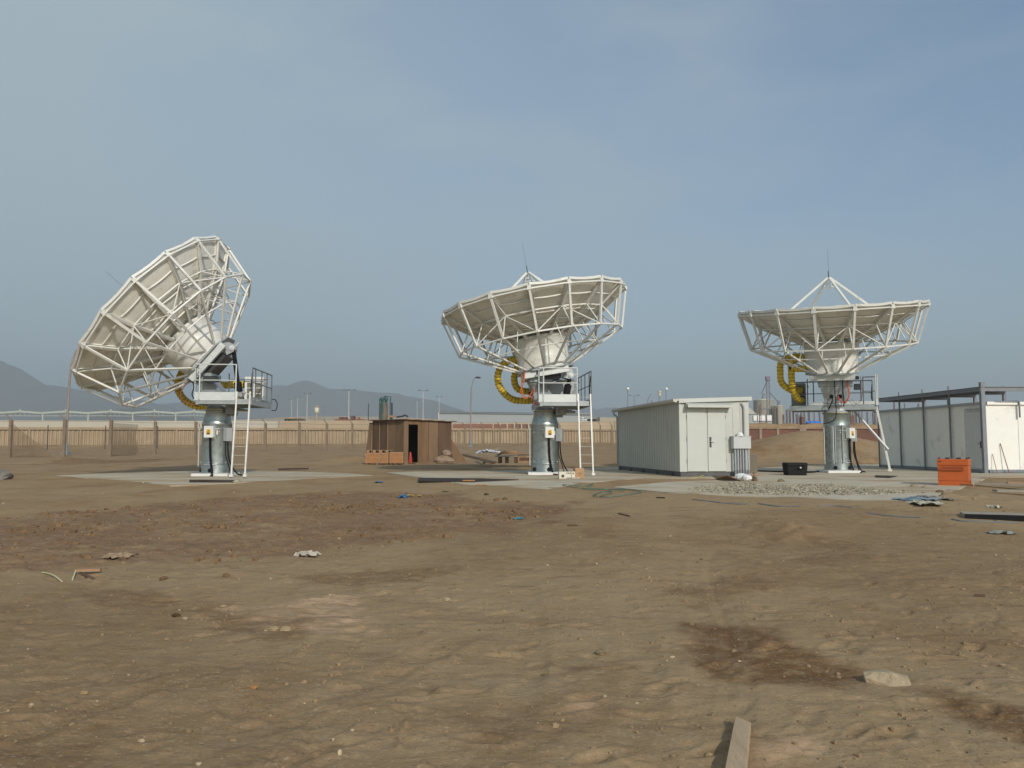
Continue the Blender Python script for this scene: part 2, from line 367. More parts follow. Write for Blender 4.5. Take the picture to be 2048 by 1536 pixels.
b = n['Principled BSDF']; b.inputs['Roughness'].default_value = .95; b.inputs['Specular IOR Level'].default_value = .12
at_ = n.new('ShaderNodeVertexColor'); at_.layer_name = 'soil'; sp = n.new('ShaderNodeSeparateColor'); l.new(at_.outputs['Color'], sp.inputs[0])
tc = n.new('ShaderNodeTexCoord')
def noi(scale, detail=6, rough=.6, stretch=None, dist=0):
    nn = n.new('ShaderNodeTexNoise'); nn.inputs['Scale'].default_value = scale; nn.inputs['Detail'].default_value = detail; nn.inputs['Roughness'].default_value = rough; nn.inputs['Distortion'].default_value = dist
    if stretch:
        mp = n.new('ShaderNodeMapping'); mp.inputs['Scale'].default_value = stretch; mp.inputs['Rotation'].default_value = (0, 0, .5); l.new(tc.outputs['Object'], mp.inputs[0]); l.new(mp.outputs[0], nn.inputs['Vector'])
    else: l.new(tc.outputs['Object'], nn.inputs['Vector'])
    return nn.outputs['Fac']
def ramp(s, p0, p1, c0=(0, 0, 0), c1=(1, 1, 1)):
    r = n.new('ShaderNodeValToRGB'); r.color_ramp.elements[0].position = p0; r.color_ramp.elements[1].position = p1
    r.color_ramp.elements[0].color = (*c0, 1); r.color_ramp.elements[1].color = (*c1, 1); l.new(s, r.inputs['Fac']); return r.outputs['Color']
def mixc(f, a, b_):
    m = n.new('ShaderNodeMix'); m.data_type = 'RGBA'
    if isinstance(f, (int, float)): m.inputs['Factor'].default_value = f
    else: l.new(f, m.inputs['Factor'])
    for k, s in ((6, a), (7, b_)):
        if isinstance(s, tuple): m.inputs[k].default_value = (*s, 1)
        else: l.new(s, m.inputs[k])
    return m.outputs[2]
def mth(op, a, b_):
    m = n.new('ShaderNodeMath'); m.operation = op
    for k, s in enumerate((a, b_)):
        if isinstance(s, (int, float)): m.inputs[k].default_value = s
        else: l.new(s, m.inputs[k])
    return m.outputs[0]
TAN, BROWN, GREY, DAMP, PINK = (.380, .256, .120), (.250, .150, .062), (.345, .252, .133), (.165, .092, .034), (.52, .35, .20)
c = mixc(ramp(noi(.35, 8, .62), .38, .62), TAN, BROWN)
c = mixc(mth('MULTIPLY', ramp(noi(.9, 7, .6, (1, .45, 1)), .36, .6), .8), c, GREY)
c = mixc(at_.outputs['Alpha'], c, mixc(ramp(noi(2.2, 8, .65), .35, .7), GREY, (.335, .233, .112)))
c = mixc(mth('MULTIPLY', sp.outputs[0], ramp(noi(1.3, 9, .72), .30, .56)), c, mixc(ramp(noi(5, 6, .65), .35, .7), (.200, .122, .060), (.268, .174, .092)))
c = mixc(mth('MULTIPLY', sp.outputs[2], ramp(noi(3.0, 9, .72, (.6, 1.4, 1)), .40, .56)), c, PINK)
c = mixc(mth('MULTIPLY', sp.outputs[1], ramp(noi(4.2, 9, .72), .24, .56)), c, DAMP)
c = mixc(mth('MULTIPLY', ramp(noi(2.4, 10, .74, (.5, 1.6, 1), .8), .52, .66), .55), c, (.165, .102, .052))     # dark scuffs
c = mixc(mth('MULTIPLY', ramp(noi(38, 3, .6), .58, .70), .45), c, (.50, .40, .27))                      # grit
c = mixc(mth('MULTIPLY', ramp(noi(24, 5, .75), .56, .66), .50), c, (.15, .095, .05))
hs = n.new('ShaderNodeHueSaturation'); hs.inputs['Saturation'].default_value = .96; hs.inputs['Value'].default_value = .94; hs.inputs['Hue'].default_value = .494; l.new(c, hs.inputs['Color'])
l.new(hs.outputs[0], b.inputs['Base Color'])
hgt = mth('ADD', mth('MULTIPLY', noi(9, 8, .68, (.7, 1.3, 1), .4), 1.0), mth('MULTIPLY', noi(45, 4, .6), .28))
bp = n.new('ShaderNodeBump'); bp.inputs['Strength'].default_value = .42; bp.inputs['Distance'].default_value = .05
l.new(hgt, bp.inputs['Height']); l.new(bp.outputs[0], b.inputs['Normal'])
me.materials.append(gm)

# concrete slabs
cm = bpy.data.materials.new('concrete_dusty'); cm.use_nodes = True; n, l = cm.node_tree.nodes, cm.node_tree.links
b = n['Principled BSDF']; b.inputs['Roughness'].default_value = .9; b.inputs['Specular IOR Level'].default_value = .2
tc = n.new('ShaderNodeTexCoord')
c = mixc(ramp(noi(1.2, 8, .6), .35, .7), (.43, .375, .275), (.54, .475, .355))
c = mixc(mth('MULTIPLY', ramp(noi(.45, 9, .68, (.5, 1.5, 1)), .50, .60), .85), c, (.375, .262, .15))
c = mixc(mth('MULTIPLY', ramp(noi(7, 6, .7), .6, .75), .4), c, (.2, .18, .15))
l.new(c, b.inputs['Base Color'])
bp = n.new('ShaderNodeBump'); bp.inputs['Strength'].default_value = .3; bp.inputs['Distance'].default_value = .01; l.new(noi(20, 5, .6), bp.inputs['Height']); l.new(bp.outputs[0], b.inputs['Normal'])
for pl, nm in ((pad1, 'concrete_pad'), (pad2, 'concrete_pad'), (pad3, 'concrete_pad')):
    m_ = MB(); m_.prism([Vector((p.x, p.y, PAD - .25)) for p in pl][::1], (0, 0, .25)); o = m_.build(nm, cm); kind(o, 'structure')

# clods of earth, gravel, loose stones
def scatter(name, label, m, pts, seed):
    V, Fc = [], []; rn = random.Random(seed); mb = MB()
    for (x, y, z, r) in pts:
        mb.lump((x, y, z + r * .25), r * rn.uniform(.8, 1.35), r * rn.uniform(.7, 1.2), r * rn.uniform(.5, .8), rn.random(), 3, 5, rn.random() * 6, .3)
    o = mb.build(name, m); kind(o, 'stuff'); o['label'] = label; return o
clod_m = mat('dry_clods', (.205, .130, .070), .95, var=.3, vscale=1.5, spec=.1)
rn = random.Random(11); pts = []
PL = [ground(x, y) for x, y in [(-300, 1045), (0, 1040), (150, 1025), (400, 1003), (640, 988), (850, 988), (1010, 1003), (1060, 1030), (860, 1075), (640, 1098), (420, 1120), (180, 1135), (-300, 1155)]]
cxs = np.array([rn.uniform(-14, 3) for _ in range(14000)]); cys = np.array([rn.uniform(6, 21) for _ in range(14000)])
dd = inpoly(cxs, cys, PL); cn = vnoise(cxs * .8, cys * .8, 5)
for x, y, d_, c_ in zip(cxs, cys, dd, cn):
    if d_ > -.3 and rn.random() < .05 + max(0, c_ - .35) * 1.3 + .12 * (d_ > .3): pts.append((x, y, GZ(x, y), .008 + .055 * rn.random() ** 6 + .012 * c_))
scatter('earth_clods', 'crumbled brown clods of earth over the dark dug strip across the site', clod_m, pts[:7000], 3)
grav_m = mat('gravel_stone', (.34, .305, .225), .9, var=.35, vscale=2.5, spec=.2)
pts = []
GP = [onz(x, y, PAD) for x, y in [(1378, 979), (1440, 968), (1470, 964), (1505, 966), (1560, 971), (1650, 968), (1720, 975), (1840, 986), (1700, 990), (1560, 990), (1450, 988)]]
cxs = np.array([rn.uniform(3, 11) for _ in range(9000)]); cys = np.array([rn.uniform(17, 26) for _ in range(9000)]); dd = inpoly(cxs, cys, GP)
for x, y, d_ in zip(cxs, cys, dd):
    if d_ > -.15 and rn.random() < .55 + d_: pts.append((x, y, PAD + rn.random() * min(.05, max(0, d_) * .06), .018 + .03 * rn.random() ** 2))
scatter('gravel', 'grey crushed gravel spread on the concrete beside the white shelter', grav_m, pts[:3500], 4)
crumb_m = mat('soil_crumbs', (.27, .19, .11), .95, var=.35, vscale=.7, spec=.1)
rn = random.Random(21); pts = []
cxs = np.array([rn.random() for _ in range(26000)]); cys = np.array([3.1 + 14 * rn.random() ** 1.25 for _ in range(26000)]); cxs = (cxs * 1.5 - .75) * (cys + 1)
cn = fbm(cxs * .7, cys * .7, 15, 4)
for x, y, c_ in zip(cxs, cys, cn):
    if rn.random() < .12 + max(0, c_) * 1.5: pts.append((x, y, GZ(x, y) - .001, .003 + .016 * rn.random() ** 5 + .0004 * y))
scatter('soil_crumbs', 'tiny crumbs of soil strewn over the sandy foreground', crumb_m, pts[:5000], 8)
peb_m = mat('pale_pebbles', (.42, .33, .22), .9, var=.4, vscale=.8, spec=.2)
pts = []
for k in range(220):
    y = 3.2 + 24 * rn.random() ** 1.3; x = (rn.random() * 1.5 - .75) * (y + 1)
    if float(inpoly(np.array([x]), np.array([y]), pad3)[0]) > 0 or float(inpoly(np.array([x]), np.array([y]), pad1)[0]) > 0: continue
    pts.append((x, y, GZ(x, y), .003 + .018 * rn.random() ** 6 + .0005 * y))
scatter('pebbles', 'small pale pebbles and crumbs scattered over the sand', peb_m, pts, 6)

# ================================================================== ANTENNAS
NR = 16
rR, zL_, rL, rM, zM, rK, zK, rH, zH = 3.65, -1.472, 3.23, 2.749, -.62, 2.262, -1.871, 1.183, -2.548
def zpan(r): return .135 - 1.43 * (1 - (r / rR) ** 2)
def antenna(label, ped, c, th, ph, spin, az, hoses, boxpos, extras):
    P = Vector((*ped, PAD))
    root = thing('satellite_antenna', label, 'satellite antenna', P, 'dish antennas on steel pedestals')
    c = Vector(c); a = Vector((math.sin(th) * math.cos(ph), math.sin(th) * math.sin(ph), math.cos(th)))
    e1 = Vector((-math.sin(ph), math.cos(ph), 0)); e2 = a.cross(e1)
    def D(t, r, z): return c + a * z + (e1 * math.cos(t) + e2 * math.sin(t)) * r
    ang = [spin + 2 * math.pi * i / NR for i in range(NR)]
    # --- reflector: sixteen curved panels with stiffeners behind
    ref = None
    edge = MB(); stf = MB(); pan = MB()
    rs = [.55, 1.1, 1.65, 2.2, 2.75, 3.3, 3.655]
    for i in range(NR):
        t0, t1 = ang[i] + .006, ang[i] + 2 * math.pi / NR - .006
        vs = []; m = 4
        for r in rs:
            for k in range(m + 1):
                f = k / m; p = D(t0, r, zpan(r)).lerp(D(t1, r, zpan(r)), f)
                vs.append(p + a * (-.045 * math.sin(math.pi * f) * (r / 3.7)))
        n1 = len(vs)
        top = [v + a * .03 for v in vs]
        g = lambda A, j, k: A + j * (m + 1) + k
        fs = [(g(0, j, k), g(0, j, k + 1), g(0, j + 1, k + 1), g(0, j + 1, k)) for j in range(len(rs) - 1) for k in range(m)]
        fs += [(g(n1, j, k), g(n1, j + 1, k), g(n1, j + 1, k + 1), g(n1, j, k + 1)) for j in range(len(rs) - 1) for k in range(m)]
        fs += [(g(0, j, 0), g(0, j + 1, 0), g(n1, j + 1, 0), g(n1, j, 0)) for j in range(len(rs) - 1)] + [(g(0, j, m), g(n1, j, m), g(n1, j + 1, m), g(0, j + 1, m)) for j in range(len(rs) - 1)]
        pan.add(vs + top, fs)
        # outer lip
        for k in range(m):
            f0, f1 = k / m, (k + 1) / m
            q0 = D(t0, 3.655, zpan(3.655)).lerp(D(t1, 3.655, zpan(3.655)), f0) - a * (.045 * math.sin(math.pi * f0)); q1 = D(t0, 3.655, zpan(3.655)).lerp(D(t1, 3.655, zpan(3.655)), f1) - a * (.045 * math.sin(math.pi * f1))
            edge.hexa([q0 - a * .02, q1 - a * .02, q1 - a * .02 + (q1 - c).normalized() * .02, q0 - a * .02 + (q0 - c).normalized() * .02], [q0 + a * .07, q1 + a * .07, q1 + a * .07 + (q1 - c).normalized() * .02, q0 + a * .07 + (q0 - c).normalized() * .02])
        for r in (3.15, 2.45, 2.0, 1.55):
            for k in range(m):
                f0, f1 = .06 + .88 * k / m, .06 + .88 * (k + 1) / m; sg = .045 * r / 3.7
                q0 = D(t0, r, zpan(r) - .03).lerp(D(t1, r, zpan(r) - .03), f0) - a * sg * math.sin(math.pi * f0); q1 = D(t0, r, zpan(r) - .03).lerp(D(t1, r, zpan(r) - .03), f1) - a * sg * math.sin(math.pi * f1)
                stf.bar(q0, q1, .035, .05, a)
        for t in (t0 + .012, t1 - .012):
            for j in range(1, 6): stf.bar(D(t, rs[j], zpan(rs[j]) - .03), D(t, rs[j + 1], zpan(rs[j + 1]) - .03), .025, .06, a)
    ref = pan.build('reflector', panel_back, root)
    edge.build('rim', white_paint, ref); stf.build('panel_stiffeners', panel_back, ref)
    # --- back structure
    hub = MB(); hub.lathe([(1.12, -1.30), (1.13, -1.36), (1.13, -1.40), (1.08, -1.42), (.99, -2.46), (1.05, -2.48), (1.05, zH)], c, (a, e1, e2), 32)
    hb = hub.build('hub', white_paint, root)
    rings = MB()
    for i in range(NR):
        t, tn = ang[i], ang[(i + 1) % NR]
        rings.bar(D(t, rR, 0), D(tn, rR, 0), .055, .05, a); rings.bar(D(t, rM, zM), D(tn, rM, zM), .05, .05, a)
        rings.bar(D(t, rL, zL_), D(tn, rL, zL_), .055, .055, a); rings.bar(D(t, rK, zK), D(tn, rK, zK), .042, .042, a)
        if i % 2 == 0:
            for s in (-1, 1):
                u = ang[(i + s) % NR]
                rings.tube(D(t, rM, zM), D(u, rL, zL_), .023, n=6, caps=False)
    tr = rings.build('backing_frame', white_paint, root)
    for i in range(NR):
        t = ang[i]; rb = MB(); tn_ = D(t + .5 * math.pi, 1, 0) - c
        up = (e1 * -math.sin(t) + e2 * math.cos(t))
        rb.bar(D(t, rR, 0), D(t, rM, zM), .06, .1, up); rb.bar(D(t, rM, zM), D(t, 1.85, -1.03), .06, .1, up); rb.bar(D(t, 1.85, -1.03), D(t, 1.12, -1.38), .06, .1, up)
        rb.bar(D(t, rR, -.02), D(t, rL, zL_), .065, .08, up); rb.bar(D(t, rL, zL_), D(t, rH - .12, zH + .06), .06, .08, up)
        rb.tube(D(t, rM, zM), D(t, rL, zL_), .025, n=6, caps=False); rb.tube(D(t, 1.85, -1.03), D(t, rK, zK), .021, n=6, caps=False)
        # gusset and clamp at the rim
        o = D(t, rR, .0); rb.hexa([o - up * .1 - a * .05, o + up * .1 - a * .05, o + up * .1 - a * .05 + (o - c).normalized() * .05, o - up * .1 - a * .05 + (o - c).normalized() * .05], [o - up * .05 + a * .11, o + up * .05 + a * .11, o + up * .05 + a * .11 + (o - c).normalized() * .05, o - up * .05 + a * .11 + (o - c).normalized() * .05])
        rb.build('truss_rib', white_paint, tr)
    # --- subreflector on its four legs, lightning rod
    for k in range(4):
        t = math.pi / 2 * k + (R(32) - math.atan2(e2.dot(Vector((1, 0, 0))), e1.dot(Vector((1, 0, 0)))) if False else R(28)) + spin * 0
        m_ = MB(); m_.bar(D(t, 2.6, zpan(2.6)), D(t, .07, 1.33), .085, .085, a); m_.build('subreflector_leg', white_paint, root)
    sb = MB(); sb.lathe([(.02, .86), (.12, .885), (.22, .94), (.235, .955), (.235, .975), (.02, .975)], c, (a, e1, e2), 24)
    for k in range(4): sb.tube(D(k * 1.571 + .5, .2, .97), D(k * 1.571 + .5, .09, 1.2), .012, n=6)
    sb.lathe([(.13, 1.08), (.14, 1.1), (.14, 1.13), (.02, 1.13)], c, (a, e1, e2), 16); sb.build('subreflector', white_box, root)
    m_ = MB(); m_.tube(D(0, 0, 1.33), D(0, 0, 1.62), .018, n=6); m_.tube(D(0, 0, 1.6), D(0, 0, 2.5), .0042, n=5); m_.build('lightning_rod', dark_steel, root)
    # --- frame between hub and mount
    U = Vector((math.cos(az), math.sin(az), 0)); V = Vector((-math.sin(az), math.cos(az), 0)); Zv = Vector((0, 0, 1))
    T = lambda p: P + U * p.x + V * p.y + Zv * p.z
    Ve = (V - a * V.dot(a)).normalized(); We = a.cross(Ve)
    if We.z < 0 and a.z < .9: We = -We
    if We.dot(U) > 0: We = -We
    H = c + a * zH
    Hf = lambda p: H + We * p.x + Ve * p.y + a * p.z
    fr = MB(Hf); fr.prism([(x, y, -.06) for x, y in [(1.08, .5), (.6, 1.02), (-.6, 1.02), (-1.08, .5), (-1.08, -.5), (-.6, -1.02), (.6, -1.02), (1.08, -.5)]], (0, 0, .058))
    pl_ = fr.build('hub_plate', galv_dull, root)
    fr = MB(Hf)
    for s in (-1, 1):
        fr.box(-.92, .8, s * .78 - .09, s * .78 + .09, -.30, -.063)
    fr.box(-.86, .74, -.686, .686, -.24, -.064)
    fr.box(-.93, -.862, -.686, .686, -.29, -.062)
    fr.build('hub_beam', galv_white, root, .008)
    fr = MB(Hf); fr.box(-.6, .5, -.55, .55, -.46, -.243); fr.build('hub_underside', dark_steel, root)
    for s in (-.17, .17):
        fr = MB(Hf); y = .33 + s
        fr.prism([(.80, y, -.06), (.55, y, -.45), (.80, y, -.56), (.97, y, -.5), (1.0, y, -.38), (.97, y, -.2)], (0, .035 * (1 if s > 0 else -1), 0)); fr.build('jack_bracket', galv_dull, root)
    jt = Hf(Vector((.87, .33, -.43)))
    # --- yoke, turntable, pedestal
    yk = MB(T)
    yk.hexa([(-.4, -.4, 2.84), (.45, -.4, 2.84), (.45, .4, 2.84), (-.4, .4, 2.84)], [(.1, -.6, 3.52), (.6, -.6, 3.52), (.6, .6, 3.52), (.1, .6, 3.52)])
    yk.box(.08, .63, -.66, .66, 3.523, 3.76)
    yk.prism([(.12, -.52, 3.76), (.75, -.52, 3.76), (.6, -.52, 4.0), (.3, -.52, 4.02)], (0, .12, 0)); yk.prism([(.12, .4, 3.76), (.75, .4, 3.76), (.6, .4, 4.0), (.3, .4, 4.02)], (0, .12, 0))
    yk.build('yoke', galv_dull, root, .01)
    m_ = MB(T)
    m_.tube((.35, -.9, 3.86), (.35, .9, 3.86), .07)
    m_.build('elevation_bearing', dark_steel, root)
    m_ = MB(T); m_.box(-.2, .3, .70, .94, 3.4, 3.62); m_.build('limit_switch_box', dark_steel, root, .01)
    nk = extras.get('neck', .40)
    m_ = MB(); m_.lathe([(nk + .04, 2.404), (nk + .04, 2.425), (nk, 2.43), (nk, 2.5), (nk - .04, 2.52), (nk - .04, 2.72), (nk + .02, 2.735), (nk + .02, 2.8), (.5, 2.81), (.5, 2.838)], P, None, 36)
    tb = m_.build('turntable', galv_dull, root)
    m_ = MB(); m_.lathe([(nk + .07, 2.426), (nk + .07, 2.45)], P, None, 36); m_.build('slew_ring', brass, tb)
    m_ = MB(T); m_.box(-.78, -.38, .1, .42, 2.28, 2.62); m_.tube((-.55, .26, 2.62), (-.55, .26, 2.72), .1); m_.tube((-.78, .26, 2.42), (-1.02, .26, 2.40), .075); m_.tube((-1.02, .26, 2.40), (-1.15, .26, 2.39), .05); m_.tube((-.6, .42, 2.4), (-.6, .52, 2.4), .09); m_.box(-.7, -.42, -.1, .1, 2.2, 2.45)
    m_.build('azimuth_drive', cab_grey, root, .01)
    m_ = MB(); m_.lathe([(.535, .10), (.53, .13), (.53, 1.90), (.532, 1.905), (.52, 1.95), (nk, 2.39), (nk + .01, 2.40), (nk + .06, 2.402)], P, None, 48)
    for z in (1.70, .42): m_.lathe([(.535, z), (.548, z + .002), (.548, z + .03), (.535, z + .032)], P, None, 48, False)
    pd = m_.build('pedestal', galv, root)
    m_ = MB(); m_.box(P.x - .66, P.x + .66, P.y - .66, P.y + .66, P.z, P.z + .10); m_.build('base_plate', white_box, root, .006)
    m_ = MB()
    for k in range(24):
        t = 2 * math.pi * k / 24; q = P + Vector((math.cos(t) * .575, math.sin(t) * .575, .10)); m_.tube(q, q + Vector((0, 0, .035)), .018, n=6)
    m_.lathe([(.535, .101), (.61, .102), (.61, .118), (.535, .12)], P, None, 40); m_.build('anchor_bolts', galv_dull, pd)
    # service box with warning label, grey box, conduits
    bx, gx, dd_ = boxpos                      # angles round the pedestal
    def cyl(t, r, z): return P + Vector((math.sin(t) * r, -math.cos(t) * r, z))
    def cbox(name, t, w_, z0, z1, d, m, par, r0=.53, bev=.008):
        rx = Vector((math.cos(t), math.sin(t), 0)); ry = Vector((math.sin(t), -math.cos(t), 0)); o = P + ry * r0
        mm = MB(lambda p: o + rx * p.x + ry * p.y + Zv * p.z); mm.box(-w_ / 2, w_ / 2, 0, d, z0, z1); return mm.build(name, m, par, bev), rx, ry
    cb, rx, ry = cbox('service_box', bx, .35, 1.40, 1.82, .2, white_box, root)
    cbox('hinge', bx + .42, .06, 1.50, 1.66, .07, cream_box, cb)
    lab, _, _ = cbox('warning_label', bx, .15, 1.51, 1.70, .206, warn_yellow, cb, bev=0)
    o = P + ry * (.53 + .209); mm = MB(lambda p: o + rx * p.x + ry * p.y + Zv * p.z); mm.quad((-.06, 0, 1.585), (.06, 0, 1.585), (0, 0, 1.69)); mm.box(-.06, .06, -.001, 0, 1.517, 1.535)
    mm.build('warning_symbol', black_rub, cb)
    o = P + ry * (.53 + .211); mm = MB(lambda p: o + rx * p.x + ry * p.y + Zv * p.z); mm.quad((-.045, 0, 1.592), (.045, 0, 1.592), (0, 0, 1.673)); mm.build('warning_triangle', warn_yellow, cb)
    o = P + ry * (.53 + .213); mm = MB(lambda p: o + rx * p.x + ry * p.y + Zv * p.z); mm.quad((-.008, 0, 1.60), (.012, 0, 1.625), (.002, 0, 1.63), (.01, 0, 1.66), (-.012, 0, 1.63), (-.002, 0, 1.626)); mm.quad((-.05, 0, 1.54), (.05, 0, 1.54), (.05, 0, 1.57), (-.05, 0, 1.57)); mm.build('warning_mark', white_box if False else black_rub, cb)
    cbox('cable_box', gx, .24, 1.27, 1.76, .22, grey_box, root)
    m_ = MB(); t = bx
    for k, off in enumerate((-.03, .04)):
        m_.path(spline([cyl(t + off, .57, 1.40), cyl(t + off + .02, .58, 1.0), cyl(t + off + .06, .57, .6), cyl(t + off + .16, .6, .25), cyl(t + off + .22, .7, .05), cyl(t + off + .25, .95, .03)], 6), .022, 6)
    m_.build('power_cable', black_rub, root); m_ = MB(); m_.path(spline([cyl(gx, .65, 1.27), cyl(gx + .02, .66, .9), cyl(gx + .1, .72, .5), cyl(gx + .3, .9, .1), cyl(gx + .4, 1.1, .03)], 6), .028, 6)
    m_.build('power_cable', black_rub, root); m_ = MB(); m_.path(spline([cyl(gx - .1, .62, 1.27), cyl(gx - .08, .62, .8), cyl(gx, .72, .4), cyl(gx + .1, .8, .03)], 6), .02, 6)
    m_.build('power_cable', black_rub, root)
    
    for t in (bx + .02, bx - 1.1):
        m_ = MB(); m_.tube(cyl(t, .5, .21), cyl(t, .57, .21), .075, n=16); m_.build('cable_port', black_rub, pd)
    
    m_ = MB()
    for t in (-1.3, -.62 if dd_ else -1.25):
        m_.tube(cyl(t, .62, .35), cyl(t, .62, 1.9), .018, n=6); m_.build('conduit', galv_white, pd); m_ = MB()
    for z in (.42, 1.36, 1.7):
        for t0 in (bx - .42,):
            m_.path([cyl(t0 + .1 * k, .565, z) for k in range(9)], .012, 5); m_.build('strap', galv_white, pd); m_ = MB()
    for t in (-.9, 1.0, -.15, .5):
        for z in (.5, 1.62): m_ = MB(); m_.lathe([(.02, 0), (.02, .02)], cyl(t, .54, z), (Vector((math.sin(t), -math.cos(t), 0)), Vector((math.cos(t), math.sin(t), 0)), Zv), 8); m_.build('bolt_head', galv_white, pd)
    if dd_:                                    # access door ribs on the pedestal of the right-hand antenna
        m_ = MB(); 
        for t in (-.52, -.02): m_.tube(cyl(t, .56, .4), cyl(t, .56, 1.95), .025, n=6)
        m_.add([cyl(-.9 + .1 * k, .548, z) for z in (.42, 1.92) for k in range(5)], [(k, k + 1, k + 6, k + 5) for k in range(4)])
        m_.build('access_door', galv_dull, pd)
    for v_ in (-.16, .16):
        m_ = MB(T); m_.tube((.45, v_, 3.12), (.60, v_, 3.1), .08, n=14); m_.build('cable_gland', black_rub, root)
    # --- work platform
    m_ = MB(T)
    m_.box(.27, .35, -1.8, 1.52, 2.56, 2.76)          # front beam
    m_.box(-1.57, -1.49, -1.8, 1.52, 2.56, 2.76)
    for v in (-1.8, -.66, .58, 1.44): m_.box(-1.488, .268, v, v + .08, 2.58, 2.755)
    m_.box(-1.486, -.62, -1.718, 1.438, 2.735, 2.765); m_.box(-.618, .266, .662, 1.438, 2.735, 2.765); m_.box(-.618, .266, -1.718, -.664, 2.735, 2.765)
    m_.box(-1.57, -1.53, -1.76, 1.5, 2.78, 2.84)
    pf = m_.build('platform', galv_dull, root)
    m_ = MB(T); m_.box(-1.08, .40, 1.523, 1.545, 2.70, 3.0); m_.box(.352, .372, -1.0, 1.5, 2.77, 2.90); m_.build('toe_board', galv_white, root, .004)
    m_ = MB(T)
    for u_, v_ in ((.22, 1.565), (.385, 1.5), (-1.03, 1.565)):
        m_.tube((u_, v_, 2.74), (u_, v_, 3.98), .025, n=8)
    m_.tube((.385, 1.56, 3.98), (-1.04, 1.56, 3.98), .022, n=8); m_.tube((.385, 1.56, 3.42), (-1.04, 1.56, 3.42), .018, n=8)
    m_.build('railing', galv_white, root)
    m_ = MB(T)
    for v_ in (1.45, 1.0, .0, -.9, -1.75): m_.tube((-1.58, v_, 2.76), (-1.58, v_, 3.88), .022, n=8)
    m_.tube((-1.58, 1.46, 3.88), (-1.58, -1.76, 3.88), .024, n=8); m_.tube((-1.58, 1.46, 3.36), (-1.58, -1.76, 3.36), .018, n=8)
    rg_ = mat('railing_grey', (.16, .175, .18), .45, metal=.5); m_.build('railing', rg_, root); m_ = MB(T)
    m_.path(spline([(-1.56, 1.44, 3.7), (-1.52, 1.40, 3.2), (-1.55, 1.46, 2.9)], 5), .02, 6); m_.build('black_cable', black_rub, root); m_ = MB(T)
    for v_ in (1.04, 1.5):
        m_.tube((.37, v_, 2.78), (.37, v_, 3.88), .022, n=8)
    m_.tube((.37, 1.02, 3.88), (.37, 1.54, 3.88), .02, n=8); m_.tube((.37, 1.02, 3.3), (.37, 1.54, 3.3), .016, n=8)
    m_.build('railing', rg_, root); m_ = MB(T)
    m_.tube((-.1, -1.1, 3.655), (-1.55, -1.1, 3.655), .02, n=6); m_.tube((-.1, -1.1, 2.78), (-.1, -1.1, 3.9), .022, n=6)
    m_.build('railing', mat('railing_grey', (.16, .175, .18), .45, metal=.5), root)
    m_ = MB(T)
    for u_ in (-1.07, -1.53):
        m_.bar((u_, 1.53, 3.02), (u_, 2.0, .12), .065, .05, (1, 0, 0)); m_.box(u_ - .06, u_ + .06, 1.93, 2.07, .04, .12)
    for k in range(9):
        t = .04 + .105 * k; v_, z_ = 1.53 + .47 * t, 3.02 - 2.9 * t; m_.tube((-1.07, v_, z_), (-1.53, v_, z_), .005, n=6)
    m_.build('ladder', white_paint, root)
    if extras.get('strut'):
        m_ = MB(T); m_.tube((-.9, .7, 2.56), (-1.0, 1.95, .95), .05, n=8); m_.build('ladder_strut', galv_white, root)
    # equipment cabinet on the deck
    m_ = MB(T); m_.box(-1.38, -.66, -1.78, -1.2, 2.83, 3.78); cab = m_.build('equipment_cabinet', white_box if extras.get('cabwhite') else cab_grey, root, .01)
    m_ = MB(T); m_.box(-1.40, -.64, -1.79, -1.19, 2.766, 2.828); m_.build('cabinet_plinth', black_rub, cab)
    m_ = MB(T)
    if extras.get('cabwhite'):
        for i in range(2):
            for k in range(3): m_.box(-1.30 + .30 * i, -1.06 + .30 * i, -1.2, -1.192, 2.92 + .22 * k, 3.11 + .22 * k)
    else:
        m_.box(-.98, -.82, -1.2, -1.193, 3.5, 3.6); m_.box(-.72, -.71, -1.2, -1.193, 2.9, 3.7); m_.box(-1.2, -1.12, -1.2, -1.193, 3.0, 3.2); m_.box(-.665, -.652, -1.3, -1.24, 3.3, 3.42)
    m_.build('louvre', louvre, cab)
    m_ = MB(T); m_.box(-1.25, -.2, -1.15, -.6, 2.767, 3.62); 
    if extras.get('ctrl'): m_.build('control_cabinet', grey_box, root, .01)
    # --- elevation jack
    jb = T(Vector((-.82, .33, 3.18)))
    d = (jt - jb).normalized(); L = (jt - jb).length
    m_ = MB(); m_.tube(jb + d * .25, jt - d * .12, .075, n=14)
    k = .3
    while k < L - .16: m_.tube(jb + d * k, jb + d * (k + .012), .088, n=12); k += .045
    m_.tube(jb - d * .1, jb + d * .27, .14, n=16); m_.tube(jt - d * .13, jt + d * .02, .05, n=10); m_.build('elevation_jack', black_rub, root)
    m_ = MB(T); m_.box(-.98, -.66, .18, .48, 2.88, 3.06); m_.tube((-.82, .1, 2.97), (-.82, -.15, 2.97), .1, n=14); m_.box(-.9, -.74, .48, .56, 2.9, 3.02); m_.tube((-.97, .33, 3.1), (-1.06, .33, 3.02), .06); m_.build('jack_gearbox', cab_grey, root, .01)
    m_ = MB(); m_.lathe([(.10, -.215), (.10, .245)], jt, (Ve, We, a), 18); m_.lathe([(.05, .246), (.05, .28)], jt, (Ve, We, a), 14); m_.tube(jt + We * .1, jt + We * .3, .03, n=8); m_.build('pivot_pin', galv_white, root)
